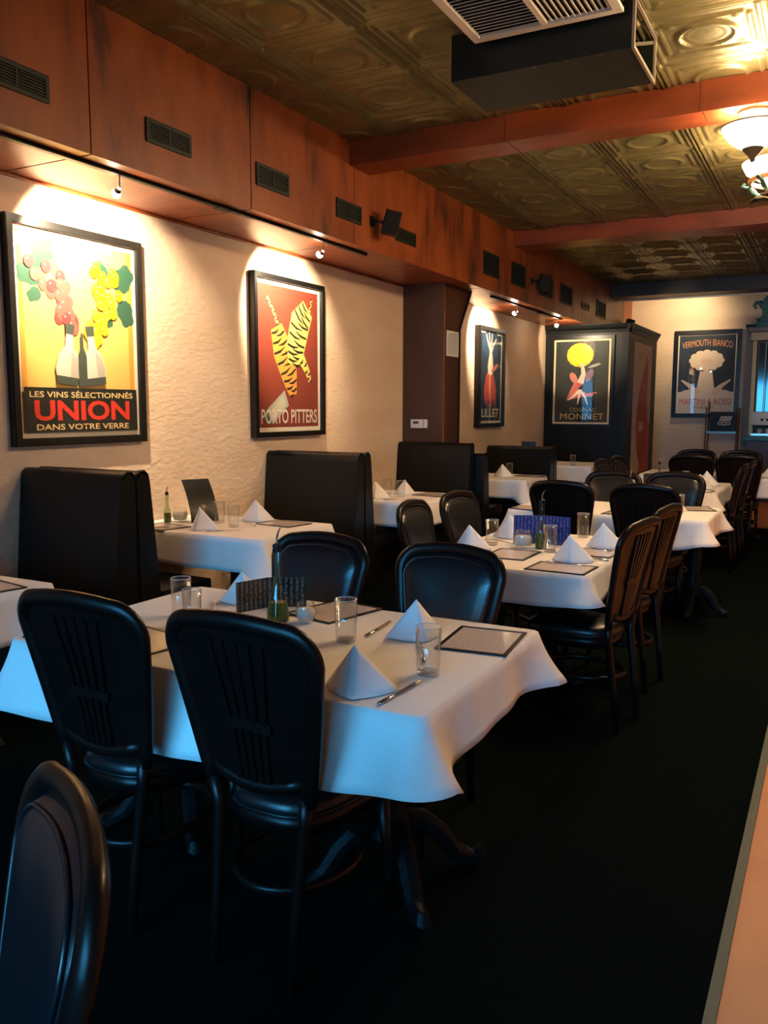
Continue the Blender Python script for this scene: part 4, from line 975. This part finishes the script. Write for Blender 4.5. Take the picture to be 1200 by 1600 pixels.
    obj('spout', sweep(nb(), [(0, 0, 0.278), (0, 0, 0.30), (-0.006, 0.0, 0.32), (-0.014, 0, 0.335)], [0.004, 0.0035, 0.003, 0.0025], n=6), M_STEEL, t, True)
    d['flask'] = t
    # shaker
    t = bpy.data.objects.new('shaker', None); COL.objects.link(t)
    obj('shaker_glass', lathe(nb(), [(0.026, 0), (0.028, 0.004), (0.022, 0.075), (0.0, 0.076)], 16), M_WHITE, t, True)
    obj('cap', lathe(nb(), [(0.023, 0.075), (0.024, 0.09), (0.014, 0.105), (0.0, 0.108)], 16), M_STEEL, t, True)
    d['shaker'] = t
    return d
PR = protos(); used = set()
CATS = dict(glass='glass', napkin='napkin', menu='menu', knife='knife', fork='fork', jar='jar', bottle='bottle', flask='bottle', shaker='shaker')
def put(kind, x, y, rz, label, group=None, s=1.0, z=ZI):
    o = PR[kind] if kind not in used else copy_tree(PR[kind])
    used.add(kind); o.location = (x, y, z); o.rotation_euler = (0, 0, math.radians(rz)); o.scale = (s, s, s)
    return tag(o, label, CATS[kind], group)
def card(label, x, y, rz, w, h, m, bend=0.0, lean_=0.0, zig=False, holder=False):
    t = thing('table_card', label, 'table card', (x, y, ZI), math.radians(rz))
    bm = nb(); n = 12; A = []; B = []
    for i in range(n + 1):
        f = i / n
        if zig:
            u = -w / 2 + w * f; yy = 0.05 * (1 - abs(2 * f - 1)); A.append((u, yy, 0)); B.append((u, yy, h))
        else:
            zz = h * f; yy = lean_ * f + bend * f * f; A.append((-w / 2, yy, zz)); B.append((w / 2, yy, zz))
    va = [bm.verts.new(p) for p in A]; vb = [bm.verts.new(p) for p in B]
    for i in range(n): bm.faces.new((va[i], va[i + 1], vb[i + 1], vb[i]))
    o = obj('printed_card', bm, m, t); md = o.modifiers.new('thick', 'SOLIDIFY'); md.thickness = 0.002; md.offset = 0
    if holder:
        obj('holder_base', lathe(nb(), [(0.03, 0), (0.03, 0.008), (0.0, 0.012)], 16, 0.0, -0.03), M_STEEL, t)
    return t
def gl(tb): return ('clear water glass standing on the ' + tb, 'glasses on the ' + tb)
def nk(tb): return ('white napkin folded into a pyramid on the ' + tb, 'napkins on the ' + tb)
def mn(tb): return ('flat black-edged menu lying on the ' + tb, 'menus on the ' + tb)
def kn(tb): return ('steel table knife lying on the ' + tb, 'knives on the ' + tb)
def fk(tb): return ('steel fork lying on the ' + tb, 'forks on the ' + tb)
# --- table with the black card
b = 'table with the black card'; gm, gn = 'menus on the ' + b, 'napkins on the ' + b; gg = 'glasses on the ' + b
put('glass', -1.355, 2.275, 0, 'clear water glass between two napkins on the table with the black card', gg); put('glass', -0.978, 2.095, 0, 'clear water glass at a knife tip, before the menu at the table end', gg)
put('glass', -2.05, 2.28, 0, 'taller clear glass of the pair at the wall end of the black-card table', gg); put('glass', -1.93, 2.20, 0, 'shorter clear glass of the pair at the wall end of the black-card table', gg, s=0.9)
put('napkin', -1.085, 1.865, 22, 'white napkin pyramid beside the knife at the table edge, black-card table', gn); put('napkin', -1.175, 2.42, 55, 'white napkin pyramid behind the water glass, with a fork, black-card table', gn); put('napkin', -1.985, 2.55, 40, 'white napkin pyramid half hidden behind the black card', gn, s=0.95)
put('menu', -0.972, 2.495, 6, 'black-edged menu lying at the aisle end of the black-card table', gm); put('menu', -1.60, 2.60, -12, 'black-edged menu lying behind the flared oil bottle', gm)
put('menu', -1.93, 1.965, 80, 'black-edged menu lying between the two slat-backed chairs', gm); put('menu', -2.22, 1.96, 8, 'black-edged menu lying at the wall end of the black-card table', gm, s=0.95); put('menu', -1.50, 1.95, 14, 'black-edged menu lying mostly hidden by a slat-backed chair, black-card table', gm)
put('knife', -0.975, 1.92, -3, 'steel table knife beside the napkin at the edge of the black-card table', 'knives on the ' + b); put('knife', -1.335, 2.46, 6, 'steel table knife behind a water glass on the black-card table', 'knives on the ' + b)
put('fork', -1.08, 2.265, 30, 'steel fork seen through a water glass on the black-card table', 'forks on the ' + b); put('fork', -2.02, 2.43, 40, 'steel fork by the napkin behind the black card', 'forks on the ' + b)
put('flask', -1.70, 2.385, 180, 'tall flared oil bottle with dark pourer beside the black card')
put('jar', -1.605, 2.42, 0, 'small candle jar beside the flared oil bottle', s=0.85)
card('black printed zigzag table card behind the flared oil bottle', -1.815, 2.51, 52, 0.27, 0.115, M_CARDBLACK, zig=True)
# --- table with the blue card
b = 'table with the blue card'; gm, gn, gg = 'menus on the ' + b, 'napkins on the ' + b, 'glasses on the ' + b
put('glass', -1.292, 4.265, 0, 'clear water glass directly before the blue card and slender bottle', gg); put('glass', -1.275, 4.86, 0, 'clear water glass behind the blue card, near its edge', gg); put('glass', -1.64, 4.33, 0, 'clear water glass by a napkin, wall side of the blue-card table', gg)
put('napkin', -1.12, 4.03, 8, 'white napkin pyramid behind the menu at the shop-front end of the blue-card table', gn, s=1.05); put('napkin', -1.08, 4.535, 8, 'white napkin pyramid beside the aisle chairs, right of the blue card', gn, s=1.05)
put('napkin', -1.69, 4.12, 10, 'white napkin pyramid at the wall side corner of the blue-card table', gn, s=1.05); put('napkin', -1.64, 4.62, 30, 'white napkin pyramid half hidden behind the blue card', gn, s=1.05)
put('menu', -1.105, 3.845, 88, 'black-edged menu lying at the shop-front edge of the blue-card table', gm); put('menu', -1.105, 4.345, 88, 'black-edged menu lying beside an aisle chair on the blue-card table', gm); put('menu', -1.44, 4.09, 0, 'black-edged menu beside the wall side corner napkin, blue-card table', gm)
put('knife', -1.06, 4.172, 72, *kn(b)); put('fork', -1.11, 3.925, 88, 'steel fork before the napkin at the shop-front end of the blue-card table', 'forks on the ' + b, z=ZI + 0.0032); put('fork', -1.10, 4.40, 86, 'steel fork before the napkin right of the blue card', 'forks on the ' + b, z=ZI + 0.0032); put('fork', -1.645, 4.44, 75, 'steel fork left of the blue card', 'forks on the ' + b)
put('jar', -1.458, 4.32, 0, 'round white candle jar in front of the blue card', s=1.15)
put('bottle', -1.365, 4.345, 20, 'slender oil bottle with steel spout in front of the blue card', s=1.12)
card('blue printed table card standing behind the candle jar and slender bottle', -1.40, 4.46, 10, 0.31, 0.16, M_CARDBLUE, zig=True)
# --- shaker table
b = 'table with the steel shaker'
put('glass', -0.965, 6.30, 0, *gl(b)); put('napkin', -1.03, 6.41, 20, *nk(b)); put('menu', -0.895, 6.675, 20, 'black-edged menu at the aisle end of the shaker table, behind a glass', 'menus on the ' + b); put('menu', -1.30, 6.12, 85, 'black-edged menu before the steel shaker, between two chairs', 'menus on the ' + b); put('menu', -1.98, 6.10, 85, 'black-edged menu at the wall end of the shaker table', 'menus on the ' + b)
put('shaker', -1.42, 6.36, 0, 'steel-capped white shaker between the two slat-backed chairs', s=1.15)
put('knife', -1.07, 6.2, 20, *kn(b)); put('bottle', -1.36, 6.52, 0, 'slender oil bottle beside the steel shaker')
# --- fourth table
b = 'fourth table from the shop front'
put('napkin', -1.10, 8.36, 10, 'white napkin pyramid on the fourth table, beside its menu', 'napkins on the ' + b, s=1.1); put('napkin', -1.09, 8.72, 10, 'white napkin pyramid on the fourth table, beside its glass', 'napkins on the ' + b, s=1.15); put('glass', -1.28, 8.70, 0, *gl(b)); put('menu', -1.10, 8.145, 85, *mn(b))
put('bottle', -1.50, 8.5, 0, 'slender oil bottle in front of the dark card on the fourth table')
card('dark printed card standing on the fourth table', -1.50, 8.62, 5, 0.34, 0.11, M_CARDBLACK, zig=True)
# --- last centre table
put('bottle', -1.08, 10.3, 0, 'slender oil bottle on the table nearest the back wall')
put('napkin', -0.62, 10.2, 10, *nk('table nearest the back wall'))
# --- booth tables
b = 'booth table with the curved card'
gn, gm = 'napkins on the ' + b, 'menus on the ' + b
put('glass', -3.53, 4.31, 0, 'clear water glass nearer the wall on the booth table with curved card', 'glasses on the ' + b); put('glass', -3.325, 4.20, 0, 'clear water glass farther from the wall on the booth table with curved card', 'glasses on the ' + b)
put('napkin', -3.43, 4.00, 5, 'white napkin pyramid next to the curved black card', gn, s=1.1); put('napkin', -3.37, 4.49, 45, 'white napkin pyramid behind two glasses, before the booth back', gn, s=1.1)
put('menu', -3.13, 4.47, 82, 'black-edged menu at the open end of the booth table with curved card', gm); put('menu', -3.72, 3.98, 80, 'black-edged menu by the wall on the booth table with curved card', gm)
put('knife', -3.26, 4.03, -45, 'steel knife beside the napkin next to the curved black card', 'knives on the ' + b); put('knife', -3.62, 3.97, -45, 'steel knife by the menu near the wall, booth table with curved card', 'knives on the ' + b, z=ZI + 0.0046); put('fork', -3.30, 4.33, 60, *fk(b))
put('bottle', -3.83, 4.15, 0, 'slender oil bottle by the wall beside the curved black card', s=0.85)
put('jar', -3.782, 4.218, 0, 'candle jar under the curved black card', s=1.15)
card('curved black card leaning over the candle jar on the booth table', -3.64, 4.30, 62, 0.19, 0.27, mat('plain_black_card', (0.008, 0.009, 0.009), 0.4), bend=0.13, lean_=0.04, holder=True)
t = thing('card_clip', 'small steel ball-topped clip beside the curved black card', 'card holder', (-3.58, 4.22, ZI))
obj('base', lathe(nb(), [(0.022, 0), (0.022, 0.006), (0.003, 0.01), (0.003, 0.10)], 14), M_STEEL, t)
obj('ball', lathe(nb(), [(0.0, 0.098), (0.010, 0.103), (0.014, 0.112), (0.010, 0.121), (0.0, 0.126)], 14), M_STEEL, t, True)
b = 'booth table before the dark column'
put('napkin', -3.36, 6.13, 10, 'white napkin pyramid beside a knife on the booth table before the column', 'napkins on the ' + b, s=1.1); put('napkin', -3.30, 6.55, 50, 'white napkin pyramid seen through a glass on the booth table before the column', 'napkins on the ' + b); put('glass', -3.22, 6.32, 0, 'clear water glass before a napkin on the booth table before the column', 'glasses on the ' + b); put('glass', -3.42, 6.45, 0, 'clear water glass toward the wall on the booth table before the column', 'glasses on the ' + b); put('menu', -3.06, 6.62, 80, *mn(b)); put('knife', -3.16, 6.12, -45, *kn(b))
b = 'booth table under the LILLET poster'
put('napkin', -3.22, 8.78, 20, *nk(b), s=1.1); put('glass', -3.20, 8.96, 0, *gl(b)); put('menu', -2.99, 9.05, 80, *mn(b))
b = 'booth table next to the black cabinet'
put('glass', -3.05, 11.0, 0, *gl(b)); card('black card standing on the booth table next to the black cabinet', -3.72, 11.15, 10, 0.2, 0.30, M_CARDBLACK, lean_=0.04)
b = 'booth table left of the grape poster'
put('menu', -3.10, 2.25, 80, *mn(b))
